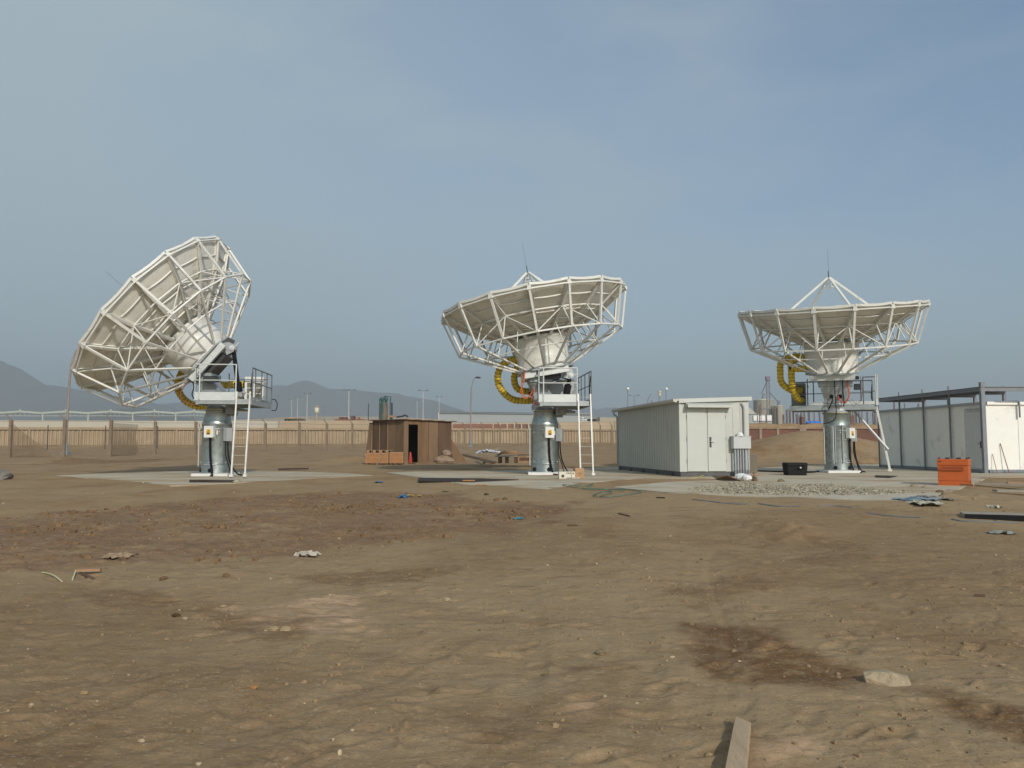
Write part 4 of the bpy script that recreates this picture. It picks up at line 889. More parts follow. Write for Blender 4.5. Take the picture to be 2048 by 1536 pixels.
m_ = MB(T); m_.hexa([(d0 - .2, -1.0, .0), (d1 + 1.4, -.9, .0), (d1 + 1.4, -.2, .0), (d0 - .2, -.3, .0)], [(d0 - .2, -1.0, .09), (d1 + 1.4, -.9, .12), (d1 + 1.4, -.2, .12), (d0 - .2, -.3, .09)]); tag(m_.build('step_board', ply2, None), 'low wooden platform lying before the hut doorway', 'platform')
sack_m = mat('torn_sack', (.28, .20, .135), .9, var=.25, vscale=5)
for k, (px, py, sx, sz) in enumerate([(882, 919, .42, .26), (890, 917, .35, .34), (897, 919, .38, .22), (893, 909, .3, .2)]):
    p = at(px, py, 47.6); z0 = float(gz(p.x, p.y)); m_ = MB(); m_.lump((p.x, 47.6, (z0 + sz * .7) if k < 3 else z0 + .62), sx, .3, sz, k, 6, 9, 0, .18)
    tag(m_.build('cement_sack', sack_m, None), 'crumpled tan sack in the heap at the right foot of the hut, ' + ('leftmost', 'second from left', 'rightmost', 'topmost')[k], 'sack', 'sacks by the hut')

# timber, pallets and offcuts behind the middle antenna
def plank(p, q_, wd, th, m, name, label, cat='plank', group=None):
    m_ = MB(); m_.bar(p, q_, wd, th); return tag(m_.build(name, m, None), label, cat, group)
def ga(px, py, Y, dz=0): p = at(px, py, Y); return Vector((p.x, Y, p.z + dz))
tl = ['topmost long orange plank of the sloping pile behind the dark plate', 'middle long orange plank of the sloping pile', 'lowest long orange plank of the sloping pile', 'grey short plank under the sloping pile', 'thin orange batten crossing the sloping pile']
for k, (a_, b_, Y0, Y1) in enumerate([((928, 909), (990, 924), 44, 40.5), ((930, 911), (986, 926.5), 43.8, 40.3), ((946, 915), (992, 925), 43, 40.2), ((952, 923), (966, 929), 41.5, 40.6), ((962, 929), (975, 921), 41, 41.5)]):
    plank(ga(*a_, Y0), ga(*b_, Y1), .24 if k < 3 else .12, .05, timber if k != 3 else mat('grey_timber', (.3, .26, .2), .9), 'timber_plank', tl[k], 'plank', 'planks piled behind the middle antenna')
p0 = ga(994, 926.5, 42); pal = thing('timber_crate', 'low slatted timber crate standing behind the left side of the middle pedestal', 'crate', p0)
m_ = MB(lambda p: p0 + p)
m_.box(1.1, 3.0, 0, 1.0, .03, .06); m_.box(1.1, 3.0, 0, .04, .30, .36); m_.box(1.1, 3.0, .96, 1.0, .30, .36); m_.box(1.1, 3.0, 0, .04, .061, .12); m_.build('crate_rail', timber, pal)
for k in range(4): m_ = MB(lambda p: p0 + p); m_.box(1.1 + .6 * k, 1.17 + .6 * k, -.03, -.001, .03, .34); m_.build('crate_post', timber, pal)
m_ = MB(lambda p: p0 + p); m_.box(1.12, 2.98, .05, .95, .062, .29); m_.build('crate_inside', ply3, pal)
pal = thing('broken_pallet', 'dark brown pallet block left of the slatted crate', 'pallet', p0)
for k, x in enumerate((0.06, .42, .9)): m_ = MB(lambda p: p0 + p); m_.box(x, x + .2, .0, .9, .0, .32); m_.build('block', ply3, pal)
m_ = MB(lambda p: p0 + p); m_.box(-.1, 1.05, -.05, .95, .325, .40); m_.build('deck', mat('grey_timber', (.3, .26, .2), .9), pal)
for k, (a_, b_, Y0, Y1, w_) in enumerate([((1000, 905), (1034, 903), 43.2, 43.2, .22), ((1004, 907), (1036, 905.5), 42.8, 43, .2), ((996, 910), (1010, 902), 43, 44, .12), ((1020, 911), (1057, 909), 43.2, 42.6, .3), ((984, 903), (998, 896.5), 46, 47, .12)]):
    plank(ga(*a_, Y0), ga(*b_, Y1), w_, .05, (timber, crate_m, ply, ply, mat('grey_timber', (.3, .26, .2), .9))[k], 'timber_offcut', ['bright orange offcut on top of the crates', 'second orange offcut just under the bright one', 'dark short offcut slanting over the pallet block', 'wide brown board on the slatted crate', 'grey stick poking up behind the offcuts'][k], 'offcut', 'offcuts piled on the crates')
film = mat('plastic_film', (.55, .56, .56), .4, var=.2, vscale=6); blue_p = mat('blue_plastic', (.04, .13, .26), .5, var=.2)
def rag(c_, rx_, ry_, rz_, m, name, label, cat, seed=1, n_=9):
    rn2 = random.Random(seed); mb = MB(); V = []
    for i in range(n_):
        for j in range(n_):
            u, v = i / (n_ - 1) - .5, j / (n_ - 1) - .5; k = 1 - .25 * rn2.random()
            V.append(Vector((c_.x + u * 2 * rx_ * k + rn2.uniform(-.1, .1) * rx_, c_.y + v * 2 * ry_ * k + rn2.uniform(-.1, .1) * ry_, c_.z + .004 + rz_ * rn2.random() ** 1.5 * (1 - 1.3 * (u * u + v * v)))))
    top = [v + Vector((0, 0, .006)) for v in V]; N_ = n_ * n_
    fs = [(i * n_ + j, i * n_ + j + 1, (i + 1) * n_ + j + 1, (i + 1) * n_ + j) for i in range(n_ - 1) for j in range(n_ - 1)]
    mb.add(top + V, fs + [tuple(N_ + x for x in f[::-1]) for f in fs]); return tag(mb.build(name, m, None), label, cat)
rag(ga(961, 907, 45), .28, .3, .14, mat('white_plastic', (.75, .76, .76), .5), 'plastic_bag', 'crumpled bright white plastic bag behind the plank pile', 'plastic bag', 3)
rag(ga(974, 905, 45), .45, .4, .22, film, 'plastic_sheet', 'crumpled bluish grey plastic sheet right of the white bag', 'plastic sheet', 4)
rag(ga(989, 906, 44.5), .35, .3, .15, film, 'plastic_sheet', 'small crumpled pale sheet beside the orange offcuts', 'plastic sheet', 5)

# brown board and board scraps right of the shelter
A = onz(1500, 945.5, PAD); T, rx, ry = frame_T(A, (1, .02, 0)); m_ = MB(T); m_.hexa([(0, 0, 0), (.32, 0, 0), (.32, .5, 0), (0, .5, 0)], [(0, 0, .70), (.32, 0, .70), (.32, .5, .72), (0, .5, .72)])
tag(m_.build('storage_box', mat('olive_board', (.17, .145, .10), .8), None, .01), 'upright brown box standing against the right wall of the shelter', 'box')
for k, (a_, b_, mm) in enumerate([((1499, 949), (1520, 949), timber), ((1497, 953), (1511, 956), ply3), ((1501, 958), (1512, 960), ply)]):
    a_, b_ = onz(*a_, PAD + .03), onz(*b_, PAD + .03); plank(a_, b_, .12, .04, mm, 'timber_scrap', ['pale scrap of wood at the foot of the brown box', 'dark scrap of wood below the brown box', 'reddish scrap of wood beside the white sacks'][k], 'wood scrap', 'wood scraps by the shelter')
q = [onz(1424, 952.5, PAD + .08), onz(1456, 952.2, PAD + .16), onz(1484, 963, PAD + .01), onz(1433, 958.5, PAD + .02)]
m_ = MB(); m_.prism(q, (0, 0, .02)); tag(m_.build('plywood_sheet', ply2, None), 'tan plywood sheet lying on the ground before the shelter door', 'plywood sheet')
wsk = mat('white_sack', (.72, .71, .69), .8, var=.1, vscale=8)
for k, (px, py, r_) in enumerate([(1483, 959, .22), (1493, 961.5, .17)]):
    p = onz(px, py, PAD); m_ = MB(); m_.lump((p.x, p.y, PAD + .09), r_, .2, .12, k + 3, 7, 10, 0, .12); tag(m_.build('white_sack', wsk, None), ('larger' if k == 0 else 'smaller') + ' white sack dumped at the foot of the grey conduit pipes', 'sack', 'white sacks by the conduits')
m_ = MB(); m_.path(spline([onz(1413, 944, PAD + .15), onz(1408, 950, PAD + .05), onz(1398, 954, PAD + .02), onz(1383, 957, PAD + .01)], 5), .012, 6); tag(m_.build('yellow_cord', mat('yellow_cord', (.6, .5, .12), .6), None), 'short yellow cord hanging from the shelter door to the ground', 'cord')
m_ = MB(); m_.path(spline([onz(1515, 941.5, PAD + .05), onz(1545, 942.5, PAD + .05), onz(1575, 943.5, PAD + .05), onz(1620, 944.5, PAD + .03), onz(1640, 942, PAD + .04)], 5), .035, 8); tag(m_.build('black_hose', black_rub, None), 'black hose running along the ground behind the black case', 'hose')

# steel plate, dark pit sheet and boards on the ground
dk_plate = mat('rusty_plate', (.05, .04, .033), .85, var=.3, vscale=3, spec=.15)
def plate(pl, z, th, m, name, label, cat): m_ = MB(); m_.prism([onz(x, y, z) for x, y in pl], (0, 0, th)); return tag(m_.build(name, m, None), label, cat)
plate([(837, 957), (837, 963), (940, 965), (1038, 960.6), (960, 958.2)], PAD - .005, .03, dk_plate, 'dark_plate', 'long dark steel plate tapering to the right before the middle antenna', 'steel plate')
m_ = MB(); p = onz(938, 962.5, PAD + .03); m_.box(p.x - .2, p.x + .18, p.y - .1, p.y + .1, p.z, p.z + .04); tag(m_.build('wood_offcut', crate_m, None, .01), 'orange wood offcut lying on the long dark steel plate', 'wood scrap')
p0_, p1_ = gp(380, 969), gp(470, 969.5); m_ = MB(); m_.bar(p0_ + Vector((0, 0, .05)), p1_ + Vector((0, 0, .05)), .12, .10); tag(m_.build('steel_beam', dk_plate, None), 'dark steel beam lying before the left antenna pad', 'beam')
p0_ = gp(473, 969); m_ = MB(); m_.lump(p0_ + Vector((0.02, 0, .05)), .13, .2, .09, 4); tag(m_.build('concrete_lump', grav_m, None), 'grey lump at the right end of the dark beam', 'lump')
p0_, p1_ = gp(556, 941), gp(617, 940.5); m_ = MB(); m_.bar(p0_ + Vector((0, 0, .06)), p1_ + Vector((0, 0, .06)), .15, .06); tag(m_.build('steel_bar', dk_plate, None), 'thin dark bar lying behind the right corner of the left pad', 'bar')
plate([(1750, 951.5), (1795, 952.5), (1780, 956), (1752, 955)], PAD + .002, .02, dk_plate, 'dark_plate', 'small flat dark sheet drawn for the shade of a pit in the slab left of the orange chest', 'steel plate')  # flat dark sheet stands for the shade in a pit
# concrete kerb board at the right edge
q0, q1 = gp(1931, 1055), gp(2150, 1064); zt = max(q0.z, q1.z) + .012
d_ = Vector((q1.x - q0.x, q1.y - q0.y, 0)).normalized(); s_ = Vector((-d_.y, d_.x, 0)); L_ = (q1 - q0).length; q0.z = zt
Tb = lambda p: q0 + d_ * p.x + s_ * p.y + Vector((0, 0, p.z))
m_ = MB(Tb); m_.box(0, L_, .02, .62, .0, .062); o = m_.build('slab_board', mat('board_grey', (.30, .26, .20), .9, var=.15), None); tag(o, 'thick grey board with a black front edge at the right border', 'board')
m_ = MB(Tb); m_.box(-.005, L_, -.01, .018, -.05, .066); m_.build('front_edge', black_rub, o)
for k, (a_, b_, w_, mm, lb) in enumerate([((1950, 978), (2110, 984), .35, mat('grey_timber', (.3, .26, .2), .9), 'wide grey weathered board lying at the right border behind the soil'), ((2015, 976), (2110, 977.5), .14, timber, 'orange batten on top of the wide grey board'), ((1990, 993), (2110, 995), .3, mat('grey_timber', (.3, .26, .2), .9), 'lower grey board at the right border'), ((1920, 980), (1948, 982), .05, crate_m, 'thin orange batten end beside the grey boards')]):
    a_, b_ = gp(*a_), gp(*b_); a_.z = max(a_.z, b_.z); b_.z = a_.z; plank(a_ + Vector((0, 0, .06 + .05 * (k == 1))), b_ + Vector((0, 0, .06 + .05 * (k == 1))), w_, .05, mm, 'weathered_board', lb, 'board', 'boards lying at the right border')

# rubbish
rag(gp(1833, 1022), .42, .38, .07, mat('faded_blue_plastic', (.16, .22, .25), .6, var=.3, vscale=3), 'plastic_sheet', 'faded pale blue plastic sheet at the slab corner', 'plastic sheet', 11)
rag(gp(1853, 1032), .30, .34, .08, mat('pale_cloth', (.42, .39, .30), .85, var=.2), 'paper_sack', 'torn beige paper sack beside the faded blue sheet', 'sack', 12)
rag(gp(1873, 1018), .2, .6, .07, mat('dusty_cloth', (.33, .29, .22), .9, var=.2), 'cement_bag', 'dusty grey sack lying along the slab corner', 'sack', 13)
rag(gp(806, 996), .12, .18, .10, blue_p, 'plastic_scrap', 'bright blue plastic scrap on the edge of the dug strip', 'plastic scrap', 14)
rag(gp(758, 964), .14, .15, .06, blue_p, 'plastic_scrap', 'small blue plastic scrap far left of the dark plate', 'plastic scrap', 15)
rag(gp(1037, 1036), .10, .12, .04, mat('teal_plastic', (.06, .22, .26), .6), 'plastic_scrap', 'tiny teal plastic scrap on the brown soil', 'plastic scrap', 16)
rag(gp(615, 1110), .17, .14, .08, mat('grey_paper', (.42, .37, .30), .9, var=.2, vscale=12), 'crumpled_paper', 'crumpled pale grey paper bag on the brown soil', 'paper', 17)
rag(gp(240, 1116), .20, .2, .06, mat('sack_brown', (.30, .21, .13), .9, var=.2, vscale=9), 'cardboard_scrap', 'torn brown cardboard scrap on the dug strip', 'cardboard', 18)
rag(gp(2003, 1076), .22, .12, .06, mat('grey_green_cloth', (.20, .21, .18), .9, var=.2), 'cloth_rag', 'grey green rag below the black edged board', 'rag', 19)
rag(gp(822, 993), .3, .1, .03, mat('straw', (.38, .28, .08), .9), 'straw_scrap', 'yellowish scrap right of the bright blue plastic', 'scrap', 20)
rag(gp(1988, 1031), .12, .12, .07, mat('pale_cloth', (.42, .39, .30), .85), 'paper_cup', 'small crushed pale cup above the black edged board', 'cup', 21)
rag(gp(963, 976), .17, .15, .04, crate_m, 'wood_chip', 'small orange wood chip before the dark steel plate', 'wood scrap', 22)
p = gp(155, 1147); q = gp(200, 1146)
plank(p + Vector((0, 0, .05)), q + Vector((0, .02, .04)), .09, .025, timber, 'broken_plank', 'short broken plank end lying on the brown soil at the left', 'plank')
plank(gp(145, 1158) + Vector((0, 0, .01)), p + Vector((-.02, 0, .05)), .015, .012, mat('lath', (.5, .46, .28), .8), 'wood_lath', 'thin pale lath standing under the broken plank end', 'lath')
m_ = MB(); m_.path(spline([gp(84, 1148) + Vector((0, 0, .01)), gp(105, 1153) + Vector((0, 0, .04)), gp(124, 1160) + Vector((0, 0, .01))], 4), .008, 5); tag(m_.build('wood_sliver', mat('lath', (.5, .46, .28), .8), None), 'thin curved sliver of wood left of the broken plank', 'sliver')
# the plank and the broken block in the foreground
wood_g = mat('foreground_plank', (.42, .305, .185), .85, var=.16, vscale=3, stretch=(6, 1, 6), bump=.3, bscale=25, dirt=(.2, .16, .12), dirt_amt=.3)
p = gp(1484, 1452); q = gp(1466, 1590)
d_ = Vector((q.x - p.x, q.y - p.y, 0)); L_ = d_.length; d_.normalize(); s_ = Vector((-d_.y, d_.x, 0)); zt = max(p.z, GZ(q.x, q.y)) + .035
P3 = lambda a_, b_, z_: Vector((p.x, p.y, zt)) + d_ * a_ + s_ * b_ + Vector((0, 0, z_))
m_ = MB(); m_.hexa([P3(.0, -.035, -.045), P3(L_ + .3, -.05, -.045), P3(L_ + .3, .05, -.045), P3(.06, .05, -.045)], [P3(.0, -.035, .012), P3(L_ + .3, -.05, .012), P3(L_ + .3, .05, .012), P3(.08, .05, .012)])
tag(m_.build('wooden_plank', wood_g, None, .003), 'weathered grey plank running out of the bottom edge of the picture', 'plank')
p = gp(1778, 1372)
m_ = MB(lambda v: p + Vector((v.x * .78, v.y * .78, v.z * .8)))
m_.add([(-.17, .09, .075), (-.19, .02, .045), (-.02, -.085, .01), (.12, -.10, -.01), (.165, -.06, .0), (.17, .03, .06), (.02, .13, .085), (-.17, .08, .0), (-.17, .0, -.03), (-.03, -.075, -.06), (.11, -.09, -.06), (.16, -.055, -.06), (.16, .04, -.05), (.0, .13, -.04), (.02, -.03, .098), (.13, -.055, .055), (-.10, .03, .09)],
      [(0, 1, 16), (16, 1, 2), (16, 2, 14), (14, 2, 3), (14, 3, 15), (15, 3, 4), (15, 4, 5), (14, 15, 5), (14, 5, 6), (16, 14, 6), (0, 16, 6), (0, 7, 8, 1), (1, 8, 9, 2), (2, 9, 10, 3), (3, 10, 11, 4), (4, 11, 12, 5), (5, 12, 13, 6), (6, 13, 7, 0)])
tag(m_.build('concrete_block', mat('broken_concrete', (.38, .295, .185), .9, var=.2, vscale=14, bump=.7, bscale=30, dirt=(.2, .165, .12), dirt_amt=.5, dscale=6), None), 'angular broken concrete block half sunk in the sand at lower right', 'concrete block')
rocks = [(507, 1380, .035, 'small orange stone in the lower left sand', (.42, .25, .13)), (168, 1392, .028, 'pale yellowish stone in the lower left foreground', (.4, .31, .18)), (328, 1156, .06, 'brown clod sitting at the upper end of the sand track', (.2, .14, .09)), (452, 1150, .05, 'upright brown clod right of the track', (.22, .16, .11)), (352, 1230, .045, 'dark brown clod left of the pinkish patch', (.12, .08, .05)), (370, 1236, .035, 'pale pointed stone beside the dark brown clod', (.42, .36, .28)),
         (548, 1262, .05, 'left pale stone of the pair below the pinkish patch', (.4, .34, .24)), (572, 1262, .055, 'right pale stone of the pair below the pinkish patch', (.4, .34, .24)), (893, 1199, .045, 'flat pale stone right of the pinkish patch', (.46, .41, .33)), (447, 1206, .035, 'small pale stone at the end of the dark streak', (.45, .38, .28)), (1203, 1309, .05, 'flat tan stone in the middle of the damp sand', (.28, .23, .17)), (972, 993, .07, 'dark stone on bare soil before the middle antenna', (.10, .08, .07)), (1880, 998, .12, 'brown lump at the corner of the slab', (.2, .15, .11)), (1892, 1005, .10, 'round grey stone right of the slab corner', (.33, .3, .26)),
         (1562, 967, .14, 'brown lump of mortar in the gravel', (.24, .2, .16)), (1828, 980, .12, 'left pale lump at the right end of the gravel', (.36, .32, .26)), (1850, 983, .1, 'right pale lump at the right end of the gravel', (.38, .34, .28)), (1992, 1061, .045, 'small rounded stone on the rag below the board', (.2, .18, .16)), (1950, 1018, .05, 'pale stone in the soil behind the board', (.4, .34, .27)), (283, 1475, .02, 'tiny pale stone at the bottom left', (.55, .48, .38)), (397, 1525, .018, 'tiny pale stone at the very bottom left of centre', (.55, .48, .38)), (63, 1416, .02, 'tiny pale stone at the far left of the foreground', (.5, .44, .36))]
for k, (px, py, r_, lb, col) in enumerate(rocks):
    p = gp(px, py); r_ *= .72; col = (col[0] * .80, col[1] * .72, col[2] * .58); m_ = MB(); m_.lump(p + Vector((0, 0, r_ * .3)), r_ * 1.25, r_, r_ * .7, k + 20, 5, 8, k, .25)
    tag(m_.build('stone', mat('stone_%d' % (k % 7) if False else 'stone_' + 'abcdefghijklmnopqrstuvwxyz'[k], col, .95, var=.2, vscale=20, bump=.4, bscale=50, spec=.1), None), lb, 'stone')
p = ga(3, 955, 27.5); m_ = MB(); m_.lump(p + Vector((-.2, 0, .05)), .55, .4, .24, 5, 6, 9, 0, .25); tag(m_.build('boulder', mat('boulder_grey', (.17, .155, .13), .9, var=.3, vscale=5), None), 'dark grey boulder cut by the left border', 'boulder')
# green hose
gh = mat('green_hose', (.11, .18, .125), .6, var=.25, vscale=6)
hp = [(1125, 975), (1170, 976), (1186, 973), (1178, 981), (1165, 983), (1200, 986), (1240, 987), (1275, 992), (1281, 995), (1252, 1001), (1215, 1003), (1200, 999), (1225, 992), (1205, 990), (1188, 995), (1196, 1001)]
m_ = MB(); m_.path(spline([gp(x, y) + Vector((0, 0, .03)) for x, y in hp], 5), .012, 6); tag(m_.build('garden_hose', gh, None), 'loosely coiled green hose on the sand before the shelter', 'hose')
hp = [(1125, 975), (1133, 980), (1160, 983), (1195, 984), (1248, 990), (1235, 988)]
m_ = MB(); m_.path(spline([gp(x, y) + Vector((0, 0, .035)) for x, y in hp], 5), .011, 6); tag(m_.build('green_cable', gh, None), 'straight green line crossing the coiled hose', 'line')
# half buried grey pipe on the right
cp = mat('pipe_grey', (.15, .155, .155), .6, var=.2)
for k, pl in enumerate([[(1385, 1012), (1420, 1016), (1460, 1020), (1495, 1022)], [(1517, 1022), (1560, 1027), (1600, 1029)], [(1636, 1030), (1670, 1030), (1705, 1033)], [(1733, 1042), (1790, 1048), (1842, 1052)], [(1905, 1057), (1930, 1060), (1990, 1062), (2040, 1063)]]):
    m_ = MB(); m_.path(spline([gp(x, y) + Vector((0, 0, .008)) for x, y in pl], 4), .016, 6); tag(m_.build('grey_pipe', cp, None), 'half buried grey pipe length crossing the sand, ' + ['nearest the green hose', 'second from the left end', 'right behind the sand heap', 'pointing at the torn sack', 'under the black edged board'][k], 'pipe', 'half buried pipe lengths')
for k, (a_, b_, lb) in enumerate([((885, 984), (897, 985), 'short dark stick on the sand left of centre'), ((1313, 1007), (1330, 1008), 'short black strip on the sand right of the hose'), ((1497, 1001), (1507, 1003), 'dark brown chip behind the buried pipe'), ((1237, 1028), (1260, 1033), 'bent dark twig on the sand'), ((1135, 1055), (1155, 1056), 'dark twig on the sandy rise'), ((1950, 1193), (1970, 1195), 'brown splinter on the sand at the right'), ((165, 1148), (187, 1155), 'brown splinter under the broken plank')]):
    plank(gp(*a_) + Vector((0, 0, .015)), gp(*b_) + Vector((0, 0, .015)), .03, .02, ply3 if k != 1 else black_rub, 'wood_splinter', lb, 'splinter')

# ================================================================== BACKGROUND
pcw = mat('precast_wall', (.40, .31, .205), .9, var=.14, vscale=.8, dirt=(.31, .23, .145), dirt_amt=.4, dscale=.4, spec=.2)
pcap = mat('precast_cap', (.33, .25, .16), .9, var=.12, vscale=.6)
# fluted precast wall across the site
W0, W1 = at(-160, 896, 104), at(1300, 888.5, 146)
W0.z, W1.z = .50, 1.06
dW = W1 - W0; LW = Vector((dW.x, dW.y, 0)).length; uW = Vector((dW.x, dW.y, 0)).normalized(); nW = Vector((uW.y, -uW.x, 0))
fw_ = thing('fluted_wall', 'long beige fluted concrete wall running across behind the wire fence', 'wall', W0)
WP = lambda s_, o_, z_: Vector((W0.x, W0.y, W0.z + (W1.z - W0.z) * s_ / LW)) + uW * s_ + nW * o_ + Vector((0, 0, z_))
npan = 18; Lp = LW / npan; HWL = 2.34
for k in range(npan):
    m_ = MB(); a0 = k * Lp + .12; nf = 11; st = (Lp - .24) / nf; row = []
    for j in range(nf):
        for t, dpt in ((0, 0), (.16, .0), (.28, .17), (.45, .24), (.62, .24), (.79, .17), (.9, .0)): row.append((a0 + (j + t) * st, dpt))
    row.append((a0 + nf * st, 0)); nn_ = len(row)
    m_.add([WP(s_, d_, z_) for z_ in (-.4, HWL) for s_, d_ in row] + [WP(s_, -.1, z_) for z_ in (-.4, HWL + .15) for s_, d_ in row],
           [(i, i + 1, nn_ + i + 1, nn_ + i) for i in range(nn_ - 1)] + [(nn_ + i, nn_ + i + 1, 3 * nn_ + i + 1, 3 * nn_ + i) for i in range(nn_ - 1)])
    m_.build('wall_panel', pcw, fw_)
for k in range(npan + 1):
    m_ = MB(); s_ = k * Lp; m_.hexa([WP(s_ - .11, .3, -.4), WP(s_ + .11, .3, -.4), WP(s_ + .11, -.1, -.4), WP(s_ - .11, -.1, -.4)], [WP(s_ - .11, .3, HWL + .15), WP(s_ + .11, .3, HWL + .15), WP(s_ + .11, -.1, HWL + .15), WP(s_ - .11, -.1, HWL + .15)]); m_.build('wall_pier', pcap, fw_)
for k in range(npan):
    m_ = MB(); a_, b_ = k * Lp + .01, (k + 1) * Lp - .01; m_.hexa([WP(a_, .30, HWL + .16), WP(b_, .30, HWL + .16), WP(b_, -.15, HWL + .16), WP(a_, -.15, HWL + .16)], [WP(a_, .30, HWL + .50), WP(b_, .30, HWL + .50), WP(b_, -.15, HWL + .50), WP(a_, -.15, HWL + .50)]); m_.build('wall_cap', pcap, fw_)
# earth bank along its foot
m_ = MB(); N_ = 70; m_.add([WP(LW * k / N_, o_, z_ + .14 * float(vnoise(np.array(k * .7), np.array(o_), 3))) for o_, z_ in ((9.0, -.55), (4.5, .05), (.32, .30)) for k in range(N_ + 1)], [(i * (N_ + 1) + k, i * (N_ + 1) + k + 1, (i + 1) * (N_ + 1) + k + 1, (i + 1) * (N_ + 1) + k) for i in range(2) for k in range(N_)], True)
kind(m_.build('earth_bank', gm, None), 'structure')

# wire fence with concrete posts
post_m = mat('fence_post', (.21, .155, .105), .9, var=.15, vscale=2)
wire_m = mat('fence_wire', (.12, .09, .065), .8)
mesh_m = mat('rusty_netting', (.16, .105, .06), .9, var=.4, vscale=3, alpha=.24)
FP = [(-95, 916, 63), (19, 915, 64), (127, 913, 65.5), (220, 913.5, 66), (309, 908.5, 74), (390, 907, 76), (530, 903, 85), (598, 901.7, 85.5), (653, 901.7, 88), (704, 900.5, 90), (757, 899.5, 94), (829, 897, 100), (880, 896, 105), (929, 895, 111), (966, 894, 112), (1000, 893, 115), (1036, 892, 117), (1075, 891, 119), (1120, 890, 121), (1160, 889.5, 123), (1201, 889, 125), (1224, 888.7, 127), (1290, 888.2, 130)]
q = at(*FP[1][:2], FP[1][2]); fe = thing('wire_fence', 'long wire fence on tall brown posts with angled tops, before the fluted wall', 'fence', q)
tops = []
for px, py, Y in FP:
    b_ = at(px, py, Y); H_ = 3.0; r_ = .17 if Y < 90 else .15
    m_ = MB(); m_.box(b_.x - r_ / 1.4, b_.x + r_ / 1.4, Y - .1, Y + .1, b_.z - .6, b_.z + H_); m_.bar((b_.x, Y, b_.z + H_), (b_.x - .35, Y - .25, b_.z + H_ + .5), .07); m_.build('fence_post', post_m, fe); tops.append(b_)
for a_, b_ in zip(tops[:-1], tops[1:]):
    m_ = MB()
    for z_ in (3.48,): m_.bar(a_ + Vector((-.34, -.25, z_)), b_ + Vector((-.34, -.25, z_)), .02)
    m_.build('barbed_wire', wire_m, fe)
    m_ = MB(); m_.bar(a_ + Vector((0, 0, 2.9)), b_ + Vector((0, 0, 2.9)), .025); m_.build('fence_wire', wire_m, fe)
for i, (cut, zt_) in ((1, (0, 2.9)), (3, (0, .9))):
    a_, b_ = tops[i], tops[i + 1]; d_ = b_ - a_; m_ = MB()
    if i == 1: pl = [a_ + Vector((.1, -.12, 0)), a_ + d_ * .82 + Vector((0, -.12, 0)), a_ + d_ * .6 + Vector((0, -.12, .9)), a_ + d_ * .28 + Vector((0, -.12, 1.9)), a_ + Vector((.1, -.12, 2.8))]
    else: pl = [a_ + Vector((.1, -.12, -.3)), a_ + d_ * .5 + Vector((0, -.12, -.3)), a_ + d_ * .62 + Vector((0, -.12, .4)), a_ + d_ * .55 + Vector((0, -.12, 1.6)), a_ + d_ * .6 + Vector((0, -.12, 2.7)), a_ + Vector((.1, -.12, 2.8))]
    m_.prism(pl, (0, .01, 0)); m_.build('sagging_net', mesh_m, fe)
# thin posts of an older fence close to the wall
tp_ = None
for k, (px, pt, pb) in enumerate([(94, 850, 903.5), (209.5, 851, 903), (314, 852, 902), (572.6, 857, 896), (644, 858, 894), (709.7, 858.5, 893.5)]):
    Y = 96 + k * 3.5; b_ = at(px, pb, Y); t_ = at(px, pt, Y); m_ = MB(); m_.tube((b_.x, Y, b_.z - .8), (b_.x, Y, t_.z), .05, n=6)
    tag(m_.build('thin_post', dark_steel if k < 3 else post_m, None), 'thin dark post before the fluted wall, ' + ['left of the first curved street lamp', 'second from the left picture border', 'beneath the tilted dish', 'right of the left antenna ladder', 'two posts left of the plywood hut', 'nearest to the plywood hut'][k], 'post', 'thin posts before the fluted wall')

# a second, smoother wall farther back
far_w = mat('far_wall_white', (.48, .44, .35), .9, var=.06, vscale=.1); far_t = mat('far_wall_tan', (.45, .35, .235), .9, var=.1, vscale=.2)
def fbox(px0, px1, pt0, pt1, Y0, Y1, dep, m, name, parent=None, zb=0.2):
    a_, b_ = at(px0, pt0, Y0), at(px1, pt1, Y1); d_ = Vector((b_.x - a_.x, b_.y - a_.y, 0)).normalized(); n_ = Vector((-d_.y, d_.x, 0)) * dep
    m_ = MB(); lo = [Vector((a_.x, a_.y, zb)), Vector((b_.x, b_.y, zb)), Vector((b_.x, b_.y, zb)) + n_, Vector((a_.x, a_.y, zb)) + n_]
    m_.hexa(lo, [a_, b_, b_ + n_, a_ + n_]); return m_.build(name, m, parent)
tag(fbox(-200, 556, 840, 842.5, 165, 172, .3, far_w, 'boundary_wall'), 'smooth whitish boundary wall showing above the fluted wall at the left', 'wall')
tag(fbox(560, 756, 842, 840.5, 160, 158, .3, far_t, 'boundary_wall'), 'tan boundary wall above the fluted wall, between left antenna and plywood hut', 'wall')
tag(fbox(900, 1290, 846.5, 842, 172, 176, .3, far_t, 'boundary_wall'), 'reddish tan boundary wall above the fluted wall, behind the middle antenna', 'wall')
for k in range(12):
    px = 915 + 14.2 * k; Y = 170; a_ = at(px, 846, Y); m_ = MB(); m_.box(a_.x - .14, a_.x + .14, Y - .15, Y + .1, .2, a_.z)
    m_.build('wall_pier', far_w, [o for o in bpy.data.objects if o.name.startswith('boundary_wall')][-1])
fbox(906, 1092, 848, 848, 169, 171, .2, mat('far_brick', (.25, .12, .08), .9, var=.15, vscale=.5), 'brick_infill', [o for o in bpy.data.objects if o.name.startswith('boundary_wall')][-1], 1.0)
